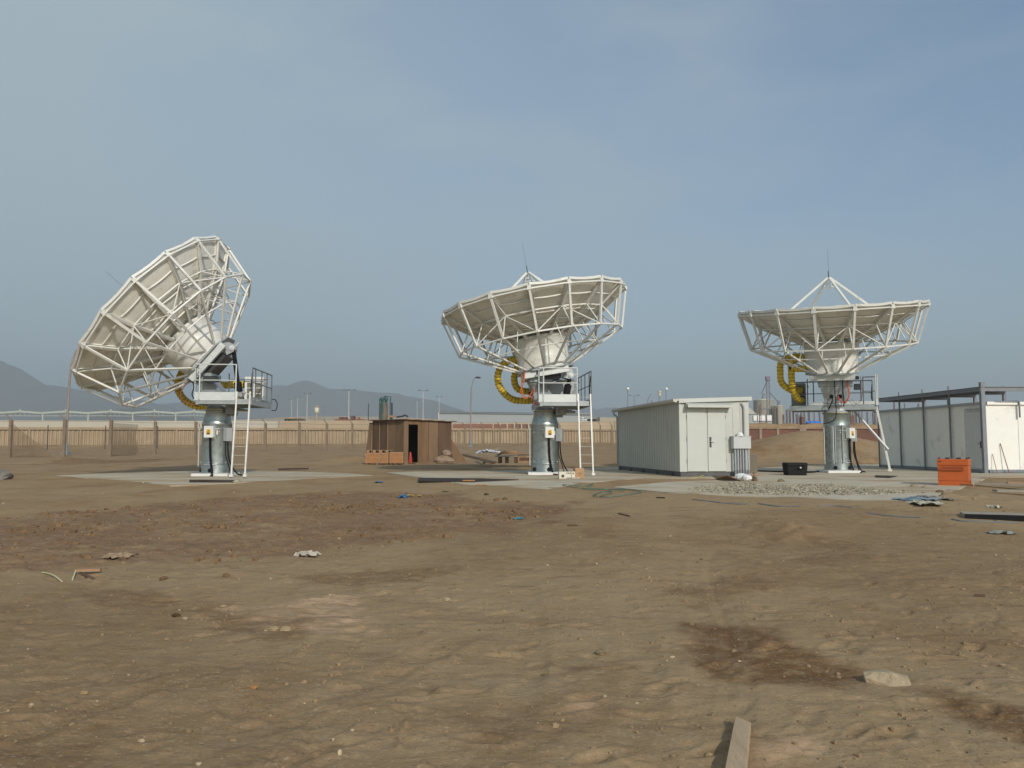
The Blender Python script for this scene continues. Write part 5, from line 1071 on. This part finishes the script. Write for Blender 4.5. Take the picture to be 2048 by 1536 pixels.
# sandy rise beyond
m_ = MB(); prof = [(300, 850), (540, 836), (600, 833), (700, 832.5), (800, 834), (900, 840), (1000, 846), (1100, 842), (1180, 835), (1240, 836), (1330, 842), (1400, 850)]
vs = []
for px, py in prof:
    a_ = at(px, py, 520); vs.append([Vector((a_.x, 420, .3)), Vector((a_.x, 470, .3 + (a_.z - .3) * .55)), a_, Vector((a_.x, 640, .3))])
m_.add([v for r in vs for v in r], [(4 * i + j, 4 * i + 4 + j, 4 * i + 5 + j, 4 * i + 1 + j) for i in range(len(prof) - 1) for j in range(3)], True); kind(m_.build('hills', far_t, None), 'structure')

# white portal frames at the left
pf_m = mat('portal_white', (.42, .45, .38), .6, var=.04)
spans = [(-5, 86), (86, 177), (177, 266), (266, 352), (352, 424)]
q = at(86, 842, 215); pf_ = thing('portal_frame_shed', 'row of low white gabled steel frames without walls, behind the wall at the left', 'steel frame', Vector((q.x, 215, 1.0)))
for k, (x0, x1) in enumerate(spans):
    e0, e1, pk = at(x0, 826, 215), at(x1, 826.3, 215), at((x0 + x1) / 2, 823, 215); m_ = MB()
    m_.bar(e0, pk, .35, .5); m_.bar(pk, e1, .35, .5); m_.bar(e0 - Vector((0, 0, .75)), e1 - Vector((0, 0, .75)), .18, .14)
    for t in (.3, .4, .5, .6, .7): m_.bar(e0.lerp(e1, t) - Vector((0, 0, .7)), e0.lerp(e1, t) + Vector((0, 0, .35)), .12)
    m_.build('roof_truss', pf_m, pf_); m_ = MB(); m_.tube(pk, pk + Vector((0, 0, .6)), .25, n=8); m_.build('roof_vent', pf_m, pf_)
    m_ = MB(); m_.bar(Vector((e0.x, e0.y, .8)), e0, .38, .3, (0, 1, 0)); m_.build('column', pf_m, pf_)
    for dy in (25, 50):
        m_ = MB(); D0 = Vector((0, dy, 0)); m_.bar(e0 + D0, pk + D0, .3, .4); m_.bar(pk + D0, e1 + D0, .3, .4); m_.bar(Vector((e0.x, e0.y + dy, .8)), e0 + D0, .3, .25, (0, 1, 0)); m_.build('rear_frame', pf_m, pf_) if False else None

# curved street lamps
lp_m = mat('lamp_pole', (.27, .22, .19), .6, var=.15, vscale=1); lp_b = mat('lamp_blue_base', (.20, .25, .27), .6)
def street_lamp(px, pb, ptop, headpx, Y, label, gl=None):
    b_ = at(px, pb, Y); t_ = at(headpx, ptop, Y); H_ = t_.z - b_.z; r = thing('street_lamp', label, 'street lamp', b_, 'curved street lamps'); dx = t_.x - b_.x
    m_ = MB(); pts_ = [b_ + Vector((.02 * dx, 0, -.4)), b_ + Vector((0, 0, H_ * .3))] + [b_ + Vector((dx * (f ** 2.6) , 0, H_ * (.3 + .72 * (f + .0) - .05 * f ** 6))) for f in (.3, .5, .62, .74, .84, .92)] + [t_ + Vector((0, 0, .1))]
    pts_ = spline([b_ + Vector((0, 0, -.4)), b_ + Vector((0, 0, H_ * .35)), b_ + Vector((dx * .04, 0, H_ * .66)), b_ + Vector((dx * .14, 0, H_ * .84)), b_ + Vector((dx * .42, 0, H_ * .96)), b_ + Vector((dx * .78, 0, H_ * 1.0)), b_ + Vector((dx, 0, H_ * .995))], 6)
    rr = [.12 - .07 * i / (len(pts_) - 1) for i in range(len(pts_))]; m_.path(pts_, rr, 8); m_.build('pole', lp_m, r)
    m_ = MB(); m_.tube(b_ + Vector((0, 0, -.3)), b_ + Vector((0, 0, .9)), .17, n=10); m_.box(b_.x - .3, b_.x + .3, b_.y - .3, b_.y + .3, b_.z - .4, b_.z + .12); m_.build('base', lp_b, r)
    m_ = MB(); m_.lump(t_ + Vector((.15, 0, .0)), .45, .2, .15, 2, 6, 8, 0, .04); m_.build('lamp_head', dark_steel, r); return r
street_lamp(131.5, 906.5, 688, 178, 73, 'tall curved street lamp rising beside the left dish rim')
street_lamp(941, 892.5, 755, 954, 118, 'curved street lamp standing alone right of the plywood hut')
# light masts
mast_m = mat('mast_white', (.52, .53, .48), .6); mast_d = mat('mast_grey', (.20, .22, .24), .6)
def mast(px, pt, Y, w_, label, m=mast_m, two=True, r_=.12):
    b_ = at(px, 845, Y); t_ = at(px, pt, Y); r = thing('light_mast', label, 'light mast', (b_.x, Y, .4), 'light masts in the haze')
    m_ = MB(); m_.tube((b_.x, Y, .4), (b_.x, Y, t_.z), r_ * 1.2, r_ * .8, 6); m_.build('mast', m, r)
    m_ = MB(); m_.box(b_.x - w_, b_.x + w_, Y - .2, Y + .2, t_.z + .01, t_.z + .12); ns = 3 if w_ > 1.5 else 2
    for k in range(ns): x = b_.x - w_ + 2 * w_ * k / (ns - 1); m_.box(x - .35, x + .35, Y - .3, Y + .3, t_.z + .121, t_.z + .4)
    m_.build('floodlights', mast_d, r)
mast(582.5, 799, 330, 1.0, 'shortest and leftmost of the pale light masts')
mast(594.5, 795, 300, 1.1, 'second light mast from the left, close to the shortest one')
mast(613.5, 788, 240, 1.0, 'third pale light mast, left of the small water tank')
mast(697, 781, 230, 1.6, 'tallest pale light mast, above the rust coloured stacks', r_=.15)
mast(834, 801, 330, .9, 'faint light mast above the plywood hut roof')
mast(846, 782, 230, 1.2, 'tall pale light mast above the hut roof')
mast(878, 794.5, 290, .9, 'pale light mast at the corner of the faint warehouse')
mast(648.5, 814, 420, .8, 'faint grey mast right of the small water tank', mast_d)
mast(1269, 792, 260, 1.4, 'grey mast with long crossbar above the shelter roof', mast_d)
globe = mat('globe_white', (.8, .8, .78), .4)
def globe_lamp(px, pt, Y, label):
    b_ = at(px, 850, Y); t_ = at(px, pt, Y); r = thing('globe_lamp', label, 'lamp post', (b_.x, Y, .4), 'globe lamps above the shelter')
    m_ = MB(); m_.tube((b_.x, Y, .4), (b_.x, Y, t_.z - .3), .09, n=6); m_.build('pole', mast_d, r); m_ = MB(); m_.lathe([(.02, -.32), (.22, -.25), (.33, 0), (.22, .25), (.02, .32)], t_, None, 10); m_.build('globe', globe, r)
globe_lamp(1256, 777.5, 170, 'left globe lamp on a thin pole above the shelter roof'); globe_lamp(1333, 778, 170, 'right globe lamp on a thin pole above the shelter roof')
b_ = at(1319, 850, 230); t_ = at(1319, 790, 230); r = thing('floodlight_tower', 'mast with white drum head between the globe lamps above the shelter', 'light mast', (b_.x, 230, .4))
m_ = MB(); m_.tube((b_.x, 230, .4), (b_.x, 230, t_.z), .14, n=6); m_.build('mast', mast_d, r); m_ = MB(); m_.lathe([(.3, -.3), (.5, .1), (.45, .9), (.62, 1.0), (.62, 1.15), (.1, 1.2)], t_, None, 12); m_.build('drum', mat('drum_cream', (.72, .68, .52), .5), r)
b_ = at(1296, 850, 200); t_ = at(1302, 788, 200); r = thing('arched_lamp', 'dark arched lamp post peeking over the shelter roof', 'lamp post', (b_.x, 200, .4)); m_ = MB(); m_.path(spline([(b_.x, 200, .4), (b_.x, 200, t_.z - 2.5), (b_.x + .3, 200, t_.z - 1), (t_.x, 200, t_.z)], 5), .1, 6); m_.build('pole', mast_d, r)
m_ = MB(); m_.tube((b_.x + 1.0, 200, .4), (b_.x + 1.0, 200, t_.z - 1.6), .16, n=6); m_.build('stub', mast_d, r)
# water tank
q = at(633, 845, 260); t0, t1 = at(633, 825, 260).z, at(633, 815.5, 260).z
r = thing('water_tank', 'small cream water tank on a single stem in the haze', 'water tank', (q.x, 260, .4))
m_ = MB(); m_.tube((q.x, 260, .4), (q.x, 260, t0), .28, n=8); m_.build('stem', far_t, r)
m_ = MB(); m_.lathe([(.4, t0 - .3), (.72, t0), (.74, t1), (.1, t1 + .1)], (q.x, 260, 0), None, 16); m_.build('tank', mat('tank_cream', (.66, .62, .42), .6), r)
m_ = MB()
for k in range(8): m_.tube((q.x + .8 * math.cos(k * .785), 260 + .8 * math.sin(k * .785), t1 - .1), (q.x + .8 * math.cos(k * .785), 260 + .8 * math.sin(k * .785), t1 + .7), .05, n=4)
for k in range(8): m_.bar((q.x + .8 * math.cos(k * .785), 260 + .8 * math.sin(k * .785), t1 + .7), (q.x + .8 * math.cos(k * .785 + .785), 260 + .8 * math.sin(k * .785 + .785), t1 + .7), .07)
m_.build('guard_rail', far_t, r)
# pale house, low sheds, rust stacks
r = thing('pale_house', 'low whitish house with openings drawn as dark blocks behind the wall, right of the left antenna', 'house', at(580, 845, 190))
fbox(568, 596, 837.5, 838.2, 190, 190, 6, far_w, 'wall', r)
a_, b_, c_ = at(562, 843.5, 189.5), at(580, 843.5, 189.5), at(571.5, 836.2, 189.5)
m_ = MB(); m_.prism([Vector((a_.x, 189.5, .5)), Vector((b_.x, 189.5, .5)), b_, c_, a_], (0, 5, 0)); m_.build('gable', far_w, r)
for x0, x1, y0, y1 in ((569.3, 572.2, 838.5, 843.8), (574.8, 578.2, 840, 844), (563.5, 566, 842, 844.5)): a_, b_ = at(x0, y1, 189.3), at(x1, y0, 189.3); m_ = MB(); m_.box(a_.x, b_.x, 189.3, 189.48, a_.z, b_.z); m_.build('opening_shade', dark_steel, r)  # dark blocks before the wall stand for shade in the openings
m_ = MB(); a_, b_ = at(568, 837.6, 189), at(597, 838.2, 189); m_.box(a_.x, b_.x, 188.8, 196, a_.z + .02, a_.z + .2); m_.build('roof', far_t, r)
rust_m = [mat('stack_rust', (.23, .10, .07), .9, var=.2), mat('stack_brown', (.15, .075, .065), .9, var=.2), mat('stack_orange', (.36, .19, .11), .9, var=.2)]
lbs = ['long low', 'small dark left', 'small dark right', 'tall dark', 'narrow orange', 'low red right of the mast', 'flat orange', 'last low red']
for k, (x0, x1, pt, m_i) in enumerate([(669, 696, 838.5, 0), (677.5, 684.5, 834.2, 1), (686, 692.5, 834.3, 1), (700.5, 707.5, 831.5, 1), (712, 717, 834, 2), (708, 728, 838.5, 0), (729, 742, 839.3, 2), (743, 755, 839, 0)]):
    Y = 205 - k * .8 + (4 if k in (1, 2) else 0); tag(fbox(x0, x1, pt, pt, Y, Y, 2.5, rust_m[m_i], 'container_stack'), lbs[k] + ' rust coloured stack above the tan wall, near the hut', 'stack', 'rust coloured stacks behind the wall')
for k, (x0, x1, pt, mm) in enumerate([(597, 613, 839.5, far_w), (613, 652, 841, mat('scrap_grey', (.22, .20, .19), .9, var=.3)), (652, 670, 840.6, far_w)]):
    tag(fbox(x0, x1, pt, pt + .4, 197, 196, 3, mm, 'low_shed'), ['low pale shed beside the whitish house', 'low dark grey shed beneath the water tank', 'low pale shed left of the rust stacks'][k], 'shed')
# chimney and green tank with pipes
b_ = at(736.5, 842, 200); t_ = at(736.5, 806.5, 200); m_ = MB(); m_.tube((b_.x, 200, .4), (b_.x, 200, t_.z), .16, .10, 8); tag(m_.build('chimney', mat('chimney_dark', (.04, .06, .06), .7), None), 'thin dark chimney left of the green tank', 'chimney')
X0, X1 = at(760, 837, 150), at(775.5, 837, 150); zt_ = at(760, 797, 150).z; r = thing('green_tank', 'green cylindrical tank streaked with orange, above the hut roof', 'tank', (X0.x, 150, .6))
cx = (X0.x + X1.x) / 2; rad = (X1.x - X0.x) / 2
tk = mat('tank_green_orange', (.05, .085, .065), .6, var=.2, vscale=1.2, dirt=(.42, .17, .06), dirt_amt=.55, dscale=.35, stretch=(1, 1, .5))
m_ = MB(); m_.lathe([(rad, .6), (rad, at(767, 808, 150).z), (rad * .9, at(767, 805, 150).z), (.1, at(767, 803, 150).z)], (cx, 150, 0), None, 20); m_.build('shell', tk, r)
teal = mat('teal_pipe', (.03, .085, .075), .5)
for s_ in (-1, 1):
    m_ = MB(); m_.lathe([(.1, at(767, 808, 150).z), (.35, at(767, 800, 150).z), (.38, at(767, 796, 150).z), (.1, at(767, 794, 150).z)], (cx + s_ * .38, 150, 0), None, 10); m_.build('cyclone', teal, r)
m_ = MB(); xr = at(780.5, 837, 150).x; m_.path([Vector((cx, 150, at(767, 795, 150).z)), Vector((cx, 150, at(767, 793, 150).z)), Vector((xr, 150, at(767, 793, 150).z)), Vector((xr, 150, .6))], .14, 6); m_.build('down_pipe', teal, r)
m_ = MB(); m_.tube((cx - rad - .12, 150, .6), (cx - rad - .12, 150, zt_), .1, n=6); m_.build('side_pipe', teal, r)
m_ = MB(); xr = at(783.7, 837, 150).x; m_.tube((xr, 150, .6), (xr, 150, at(783, 805.5, 150).z), .17, n=6); m_.build('vent_pipe', mat('chimney_dark', (.04, .06, .06), .7), r)
m_ = MB(); a_, b_ = at(777, 831, 149.6), at(788, 835, 149.6); m_.box(a_.x, b_.x, 149.5, 150.4, b_.z, a_.z); m_.build('motor', rust_m[2], r)
m_ = MB(); m_.path(spline([at(793, 834, 170), at(803, 833, 170), at(811, 830.5, 170), at(816, 834, 170)], 4), .2, 5); tag(m_.build('bent_pipe', dark_steel, None), 'dark bent pipes poking over the hut roof', 'pipe')
# faint warehouse and buildings behind the middle antenna
wh = mat('warehouse_grey', (.36, .38, .37), .8, var=.03, vscale=.05)
r = thing('warehouse', 'long faint grey warehouse with a dark roof line behind the middle antenna', 'warehouse', at(1000, 850, 330))
fbox(876, 1182, 824.5, 828, 330, 335, 40, wh, 'wall', r); a_, b_ = at(873, 823.8, 329), at(1184, 827.3, 334); m_ = MB(); m_.bar(a_, b_, .4, .28); m_.build('roof_edge', mat('roof_edge_dark', (.10, .11, .10), .8), r)
m_ = MB(); a_ = at(877, 824, 328.6); m_.box(a_.x - .15, a_.x + .15, 328.4, 328.9, .4, a_.z); m_.build('corner_column', mast_m, r)
r = thing('roadside_building', 'low building with a bay drawn as a dark block seen between the middle ladder and the shelter', 'building', at(1190, 848, 205))
fbox(1180, 1196, 837.0, 837.3, 205, 205, 5, far_w, 'roof', r, at(1190, 838, 205).z); m_ = MB(); a_, b_ = at(1178, 844.5, 205.5), at(1193, 838.2, 205.5); m_.box(a_.x, b_.x, 205.6, 209, a_.z, b_.z); m_.build('bay_shade', dark_steel, r)  # solid dark block stands for the shade inside an open bay
tag(fbox(1200, 1300, 834.5, 836.5, 260, 262, 20, mat('far_tan_pale', (.40, .36, .27), .9), 'flat_roofed_building'), 'pale flat roofed building left behind the shelter', 'building')
for k, (px, py) in enumerate([(1165.5, 836), (1165, 840), (1171, 840.2), (1165.5, 844.5), (1171.5, 844.3)]):
    a_ = at(px, py, 190); m_ = MB(); m_.lathe([(.02, -.22), (.24, -.12), (.27, .1), (.02, .2)], a_, None, 8)
    if k in (3, 4): m_.tube(a_ + Vector((0, 0, -2.2)), a_ + Vector((0, 0, -.2)), .06, n=5)
    tag(m_.build('white_drum', globe, None), ['single white drum on top of the small pile', 'left white drum of the middle row', 'right white drum of the middle row', 'left white drum of the lowest row', 'right white drum of the lowest row'][k] + ', seen through the middle ladder', 'drum', 'white drums seen through the ladder') if k < 0 else tag(m_.build('white_insulator', globe, None), ['topmost white insulator', 'left insulator of the middle row', 'right insulator of the middle row', 'lowest left insulator', 'lowest right insulator'][k] + ' seen through the middle ladder', 'insulator', 'white insulators seen through the ladder')

# grain silos
silo_m = mat('silo_grey', (.34, .32, .26), .7, var=.08, vscale=.3); silo_l = mat('silo_roof', (.46, .43, .34), .7, var=.1, vscale=.3)
def silo(px0, px1, pe, pk, Y, label, m=silo_m):
    a_, b_ = at(px0, pe, Y), at(px1, pe, Y); cx, rd = (a_.x + b_.x) / 2, (b_.x - a_.x) / 2; zk = at(px0, pk, Y).z; r = thing('grain_silo', label, 'silo', (cx, Y, .5), 'grain silos at the right')
    m_ = MB(); prof = [(rd, .5)]; n_ = 26
    for k in range(n_): z_ = .5 + (a_.z - .5) * k / n_; prof += [(rd, z_ + .01), (rd * .985, z_ + (a_.z - .5) / n_ * .5)]
    prof += [(rd, a_.z)]; m_.lathe(prof, (cx, Y, 0), None, 28); m_.build('shell', m, r)
    m_ = MB(); m_.lathe([(rd * 1.02, a_.z + .01), (rd * 1.02, a_.z + .1), (.5, zk - .3), (.5, zk), (.1, zk + .05)], (cx, Y, 0), None, 28); m_.build('roof_cone', silo_l, r)
    m_ = MB(); m_.box(cx - .3, cx + .3, Y - rd * .2 - .3, Y - rd * .2 + .3, zk - .4, zk + 1.2); m_.build('roof_hatch', mast_d, r); return cx, zk
c1 = silo(1507, 1546, 801.5, 795, 250, 'large grey grain silo right behind the shelter')
c2 = silo(1547, 1567, 812.5, 808.5, 245, 'smaller grey grain silo right of the large one')
a_, b_ = at(1497, 817, 225), at(1522, 828, 225); r = thing('conical_shed', 'pale sloping shed roof left of the large silo', 'shed', (a_.x, 225, .5))
m_ = MB(); m_.lathe([(b_.x - a_.x, at(1497, 828, 225).z), (.3, at(1497, 806, 225).z)], (at(1494, 800, 225).x, 228, 0), None, 24); m_.build('roof', silo_l, r)
m_ = MB(); m_.lathe([(b_.x - a_.x - .3, .5), (b_.x - a_.x - .3, at(1497, 828, 225).z)], (at(1494, 800, 225).x, 228, 0), None, 24); m_.build('wall', silo_m, r)
# elevator leg tower
X = at(1536.5, 800, 240).x; r = thing('elevator_tower', 'slim lattice grain elevator tower rising above the silos', 'tower', (X, 240, .5)); zt_ = at(1536, 755, 240).z; z0 = .5
m_ = MB(); s_ = .42
for sx in (-1, 1):
    for sy in (-1, 1): m_.bar((X + sx * s_, 240 + sy * s_, z0), (X + sx * s_, 240 + sy * s_, zt_), .09)
k = z0
while k < zt_ - .8:
    for sy in (-1, 1): m_.bar((X - s_, 240 + sy * s_, k), (X + s_, 240 + sy * s_, k + .8), .06)
    for sx in (-1, 1): m_.bar((X + sx * s_, 240 - s_, k + .8), (X + sx * s_, 240 + s_, k), .06)
    k += .8
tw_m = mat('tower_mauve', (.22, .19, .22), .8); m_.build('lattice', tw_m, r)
m_ = MB(); m_.box(X - .6, X + .6, 239.4, 240.6, zt_ - .9, zt_ + .3); m_.build('head', tw_m, r)
m_ = MB(); m_.tube((X - .1, 240, zt_ - 1), (c1[0] - 1.2, 248, c1[1] + 1), .09, n=5); m_.build('left_spout', tw_m, r)
m_ = MB(); m_.tube((X + .5, 240, at(1536, 785, 240).z), (c2[0], 244, c2[1] + .2), .12, n=5); m_.build('right_spout', tw_m, r)
r = thing('white_shed', 'low white shed with square panels at the foot of the silos', 'shed', at(1520, 845, 190))
fbox(1498, 1545, 829.5, 829.5, 190, 190, 6, wh, 'wall', r)
for x0, x1 in ((1507, 1513.5), (1516, 1531), (1534, 1543)):
    a_, b_ = at(x0, 841.5, 189.8), at(x1, 831, 189.8); m_ = MB(); m_.box(a_.x, b_.x, 189.7, 189.95, a_.z, b_.z); m_.build('white_panel', globe, r)
# red brick retaining wall and building shell at the right
brick = bpy.data.materials.new('red_brick'); brick.use_nodes = True; n, l = brick.node_tree.nodes, brick.node_tree.links; b = n['Principled BSDF']; b.inputs['Roughness'].default_value = .9
tc = n.new('ShaderNodeTexCoord'); br = n.new('ShaderNodeTexBrick'); mp = n.new('ShaderNodeMapping'); mp.inputs['Rotation'].default_value = (math.pi / 2, 0, 0); l.new(tc.outputs['Object'], mp.inputs[0]); l.new(mp.outputs[0], br.inputs['Vector'])
br.inputs['Scale'].default_value = 2.2; br.inputs['Color1'].default_value = (.20, .065, .04, 1); br.inputs['Color2'].default_value = (.14, .05, .035, 1); br.inputs['Mortar'].default_value = (.22, .15, .11, 1); br.inputs['Mortar Size'].default_value = .03
c = mixc(mth('MULTIPLY', ramp(noi(.5, 6, .6), .4, .65), .6), br.outputs['Color'], (.11, .055, .04)); l.new(c, b.inputs['Base Color'])
Yb = 74
def rz(px, py, Y=Yb): return at(px, py, Y)
r = thing('brick_wall', 'dark red brick wall with concrete piers behind the sand heap at the right', 'wall', rz(1600, 886)); 
conc = mat('raw_concrete', (.27, .22, .16), .9, var=.2, vscale=1)
bounds = [1470, 1521.5, 1556, 1606, 1660, 1708, 1800]
for k in range(len(bounds) - 1):
    a_, b_ = rz(bounds[k], 888), rz(bounds[k + 1], 858); m_ = MB(); m_.box(a_.x + .12, b_.x - .12, Yb, Yb + .2, a_.z - .5, b_.z); m_.build('brick_panel', brick, r)
for k, px in enumerate(bounds):
    w_ = .3 if px == 1606 else .12; a_ = rz(px, 888); m_ = MB(); m_.box(a_.x - w_, a_.x + w_, Yb - .08, Yb + .22, a_.z - .5, rz(px, 856.5).z if w_ < .2 else rz(px, 851).z); m_.build('pier', conc, r)
a_, b_ = rz(1465, 857.8), rz(1810, 857.8); m_ = MB(); m_.box(a_.x, b_.x, Yb - .1, Yb + 1.2, a_.z, rz(1500, 852.5).z); m_.build('ground_beam', mat('earth_beam', (.30, .215, .14), .9, var=.3, vscale=1), r)
m_ = MB(); a_, b_ = rz(1465, 852.5, 78), rz(1810, 846.5, 78); V_ = []
for k in range(41):
    x = a_.x + (b_.x - a_.x) * k / 40; V_ += [Vector((x, Yb + 1.25, a_.z - 1.5)), Vector((x, Yb + 1.3, a_.z + .05)), Vector((x, 79, b_.z - .25 + .35 * float(vnoise(np.array(k * .37), np.array(1.0), 4)))), Vector((x, 92, a_.z - .8))]
m_.add(V_, [(4 * i + j, 4 * i + 4 + j, 4 * i + 5 + j, 4 * i + 1 + j) for i in range(40) for j in range(3)], True); kind(m_.build('earth_terrace', gm, None), 'structure')
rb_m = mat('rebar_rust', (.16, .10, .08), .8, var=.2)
rn = random.Random(4); cols = [(1521, 806, .16, 82), (1555, 812, .12, 82), (1606, 817, .36, 80), (1703.5, 812, .42, 80), (1618, 822, .13, 95), (1629, 822, .10, 100), (1722, 820, .3, 95), (1735, 822, .12, 100), (1574, 817, .08, 92), (1580, 818, .08, 94), (1587, 815, .1, 90), (1594, 824, .14, 90), (1567, 826, .1, 86), (1640, 818, .1, 96), (1748, 824, .14, 90), (1752, 817, .1, 96), (1790, 798, .12, 110), (1810, 806, .1, 115), (1600, 830, .14, 84), (1655, 815, .1, 92), (1545, 822, .07, 88), (1533, 826, .07, 86), (1712, 822, .09, 92), (1838, 806, .2, 120), (1850, 803, .2, 120)]
lb2 = ['rightmost of the bars left of the silo gap', 'before the smaller silo', 'thick dark one standing on the concrete pier', 'thick dark one right of the right pedestal', 'left of the blue sheet', 'above the blue sheet', 'pale blue grey one in the distance', 'beside the pale distant one', 'left bar of the faint cluster', 'second bar of the faint cluster', 'tallest bar of the faint cluster', 'short one left of the thick column', 'short one right of the silo', 'close to the right pedestal', 'short one left of the cabin', 'behind the ladder of the right antenna', 'above the cabin far end', 'above the cabin middle', 'lowest one beside the thick column', 'hidden behind the right pedestal', 'thin one before the silo', 'thinnest one before the large silo', 'thin one right of the strut', 'left block above the cabin', 'right block above the cabin']
for k, (px, pt, w_, Y) in enumerate(cols):
    a_, t_ = at(px, 850, Y), at(px, pt, Y); m_ = MB()
    if w_ > .25: m_.box(a_.x - w_ / 2, a_.x + w_ / 2, Y - w_ / 2, Y + w_ / 2, 1.4, (t_.z + a_.z) / 2)
    for sx in (-1, 1):
        for sy in (-1, 1): m_.bar((a_.x + sx * w_ * .45, Y + sy * w_ * .45, 1.4), (a_.x + sx * w_ * .45 + rn.uniform(-.05, .05), Y + sy * w_ * .45, t_.z + rn.uniform(-.25, .1)), .03 + .0002 * Y)
    z_ = 1.6
    while z_ < t_.z - .2: m_.box(a_.x - w_ * .5, a_.x + w_ * .5, Y - w_ * .5, Y + w_ * .5, z_, z_ + .03); z_ += .3
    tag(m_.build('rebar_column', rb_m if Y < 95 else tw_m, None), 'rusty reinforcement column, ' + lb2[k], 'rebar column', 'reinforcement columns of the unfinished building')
rag(Vector((at(1627, 847, 78.5).x, 78.5, at(1627, 848, 78.5).z)), .75, .3, .38, mat('blue_tarp', (.03, .15, .50), .5, var=.2), 'blue_tarpaulin', 'bright blue tarpaulin on the terrace left of the right pedestal', 'tarpaulin', 31)
a_ = at(1627, 842.5, 78.8); m_ = MB(); m_.box(a_.x - .62, a_.x + .62, 78.65, 79.2, at(1627, 849, 78.8).z, a_.z); m_.v = [v + Vector((0, 0, rn.uniform(-.05, .05))) for v in m_.v]; tag(m_.build('tarpaulin_bundle', MATS['blue_tarp'], None, .06), 'lumpy bundle wrapped in blue tarpaulin behind the flat blue sheet', 'bundle')
a_, b_ = at(1594, 853, 77), at(1598, 846, 77); plank(a_, b_, .14, .04, timber, 'leaning_board', 'short pale board leaning on the terrace edge', 'board')

# hills
hm = mat('hill_rock', (.12, .105, .085), .95, var=.2, vscale=.004, spec=.1)
def hills(prof, Y, name, dep=900, seed=1):
    px = np.array([p[0] for p in prof], float); py = np.array([p[1] for p in prof], float); xs = np.linspace(px[0], px[-1], 200); yy = np.interp(xs, px, py)
    kern = np.hanning(9); kern /= kern.sum(); yy = np.convolve(np.pad(yy, 4, 'edge'), kern, 'valid'); V_ = []; rows = 12
    for i, (x, y) in enumerate(zip(xs, yy)):
        c_ = at(x, y, Y)
        for j in range(rows + 1):
            t = j / rows; h = math.sin(min(1, t * 1.6) * math.pi / 2) ** 1.3 if t < .625 else math.cos((t - .625) / .375 * math.pi / 2)
            nz_ = 1 if abs(t - .625) < .04 else 1 + .16 * float(fbm(np.array(i * .09), np.array(j * .55), seed, 4))
            V_.append(Vector((c_.x, Y - dep * .625 + dep * t, max(-2, (c_.z - .5) * h * min(nz_, 1.0 + .1 * (1 - h)) + .5 - 2 * (1 - h)))))
    m_ = MB(); m_.add(V_, [(i * (rows + 1) + j, (i + 1) * (rows + 1) + j, (i + 1) * (rows + 1) + j + 1, i * (rows + 1) + j + 1) for i in range(199) for j in range(rows)], True); kind(m_.build(name, hm, None), 'structure')
hills([(-900, 740), (-500, 700), (-120, 700), (-30, 712), (10, 723), (35, 737), (60, 755), (100, 768), (150, 777), (220, 790), (300, 800), (380, 830), (430, 870)], 3000, 'hills', 1000, 1)
hills([(180, 889), (300, 812), (400, 800), (480, 790), (536, 779), (562, 769), (583, 774), (597, 766), (607, 762), (621, 761.5), (639, 768), (660, 778.5), (691, 779), (714, 780), (756, 785.7), (789, 786.5), (813, 789), (831, 795), (855, 799), (878, 803), (902, 813), (925, 821), (960, 834), (1040, 870)], 3700, 'hills', 1100, 2)
hills([(190, 850), (225, 827), (250, 818), (290, 815), (330, 822), (370, 835), (400, 850)], 2000, 'hills', 500, 3)
hills([(1000, 850), (1120, 822), (1190, 814), (1260, 816), (1330, 824), (1500, 845)], 4300, 'hills', 900, 5)

# haze
hb_ = MB(); hb_.box(-5200, 5200, -400, 6000, -4.0, 415); hz = hb_.build('haze', bpy.data.materials.new('haze_air'), None); kind(hz, 'stuff')
hmt = hz.data.materials[0]; hmt.use_nodes = True; n, l = hmt.node_tree.nodes, hmt.node_tree.links; n.remove(n['Principled BSDF'])
pv = n.new('ShaderNodeVolumePrincipled'); pv.inputs['Color'].default_value = (.60, .70, .77, 1); pv.inputs['Density'].default_value = 3.7e-4; pv.inputs['Anisotropy'].default_value = 0.15
l.new(pv.outputs[0], n['Material Output'].inputs['Volume'])
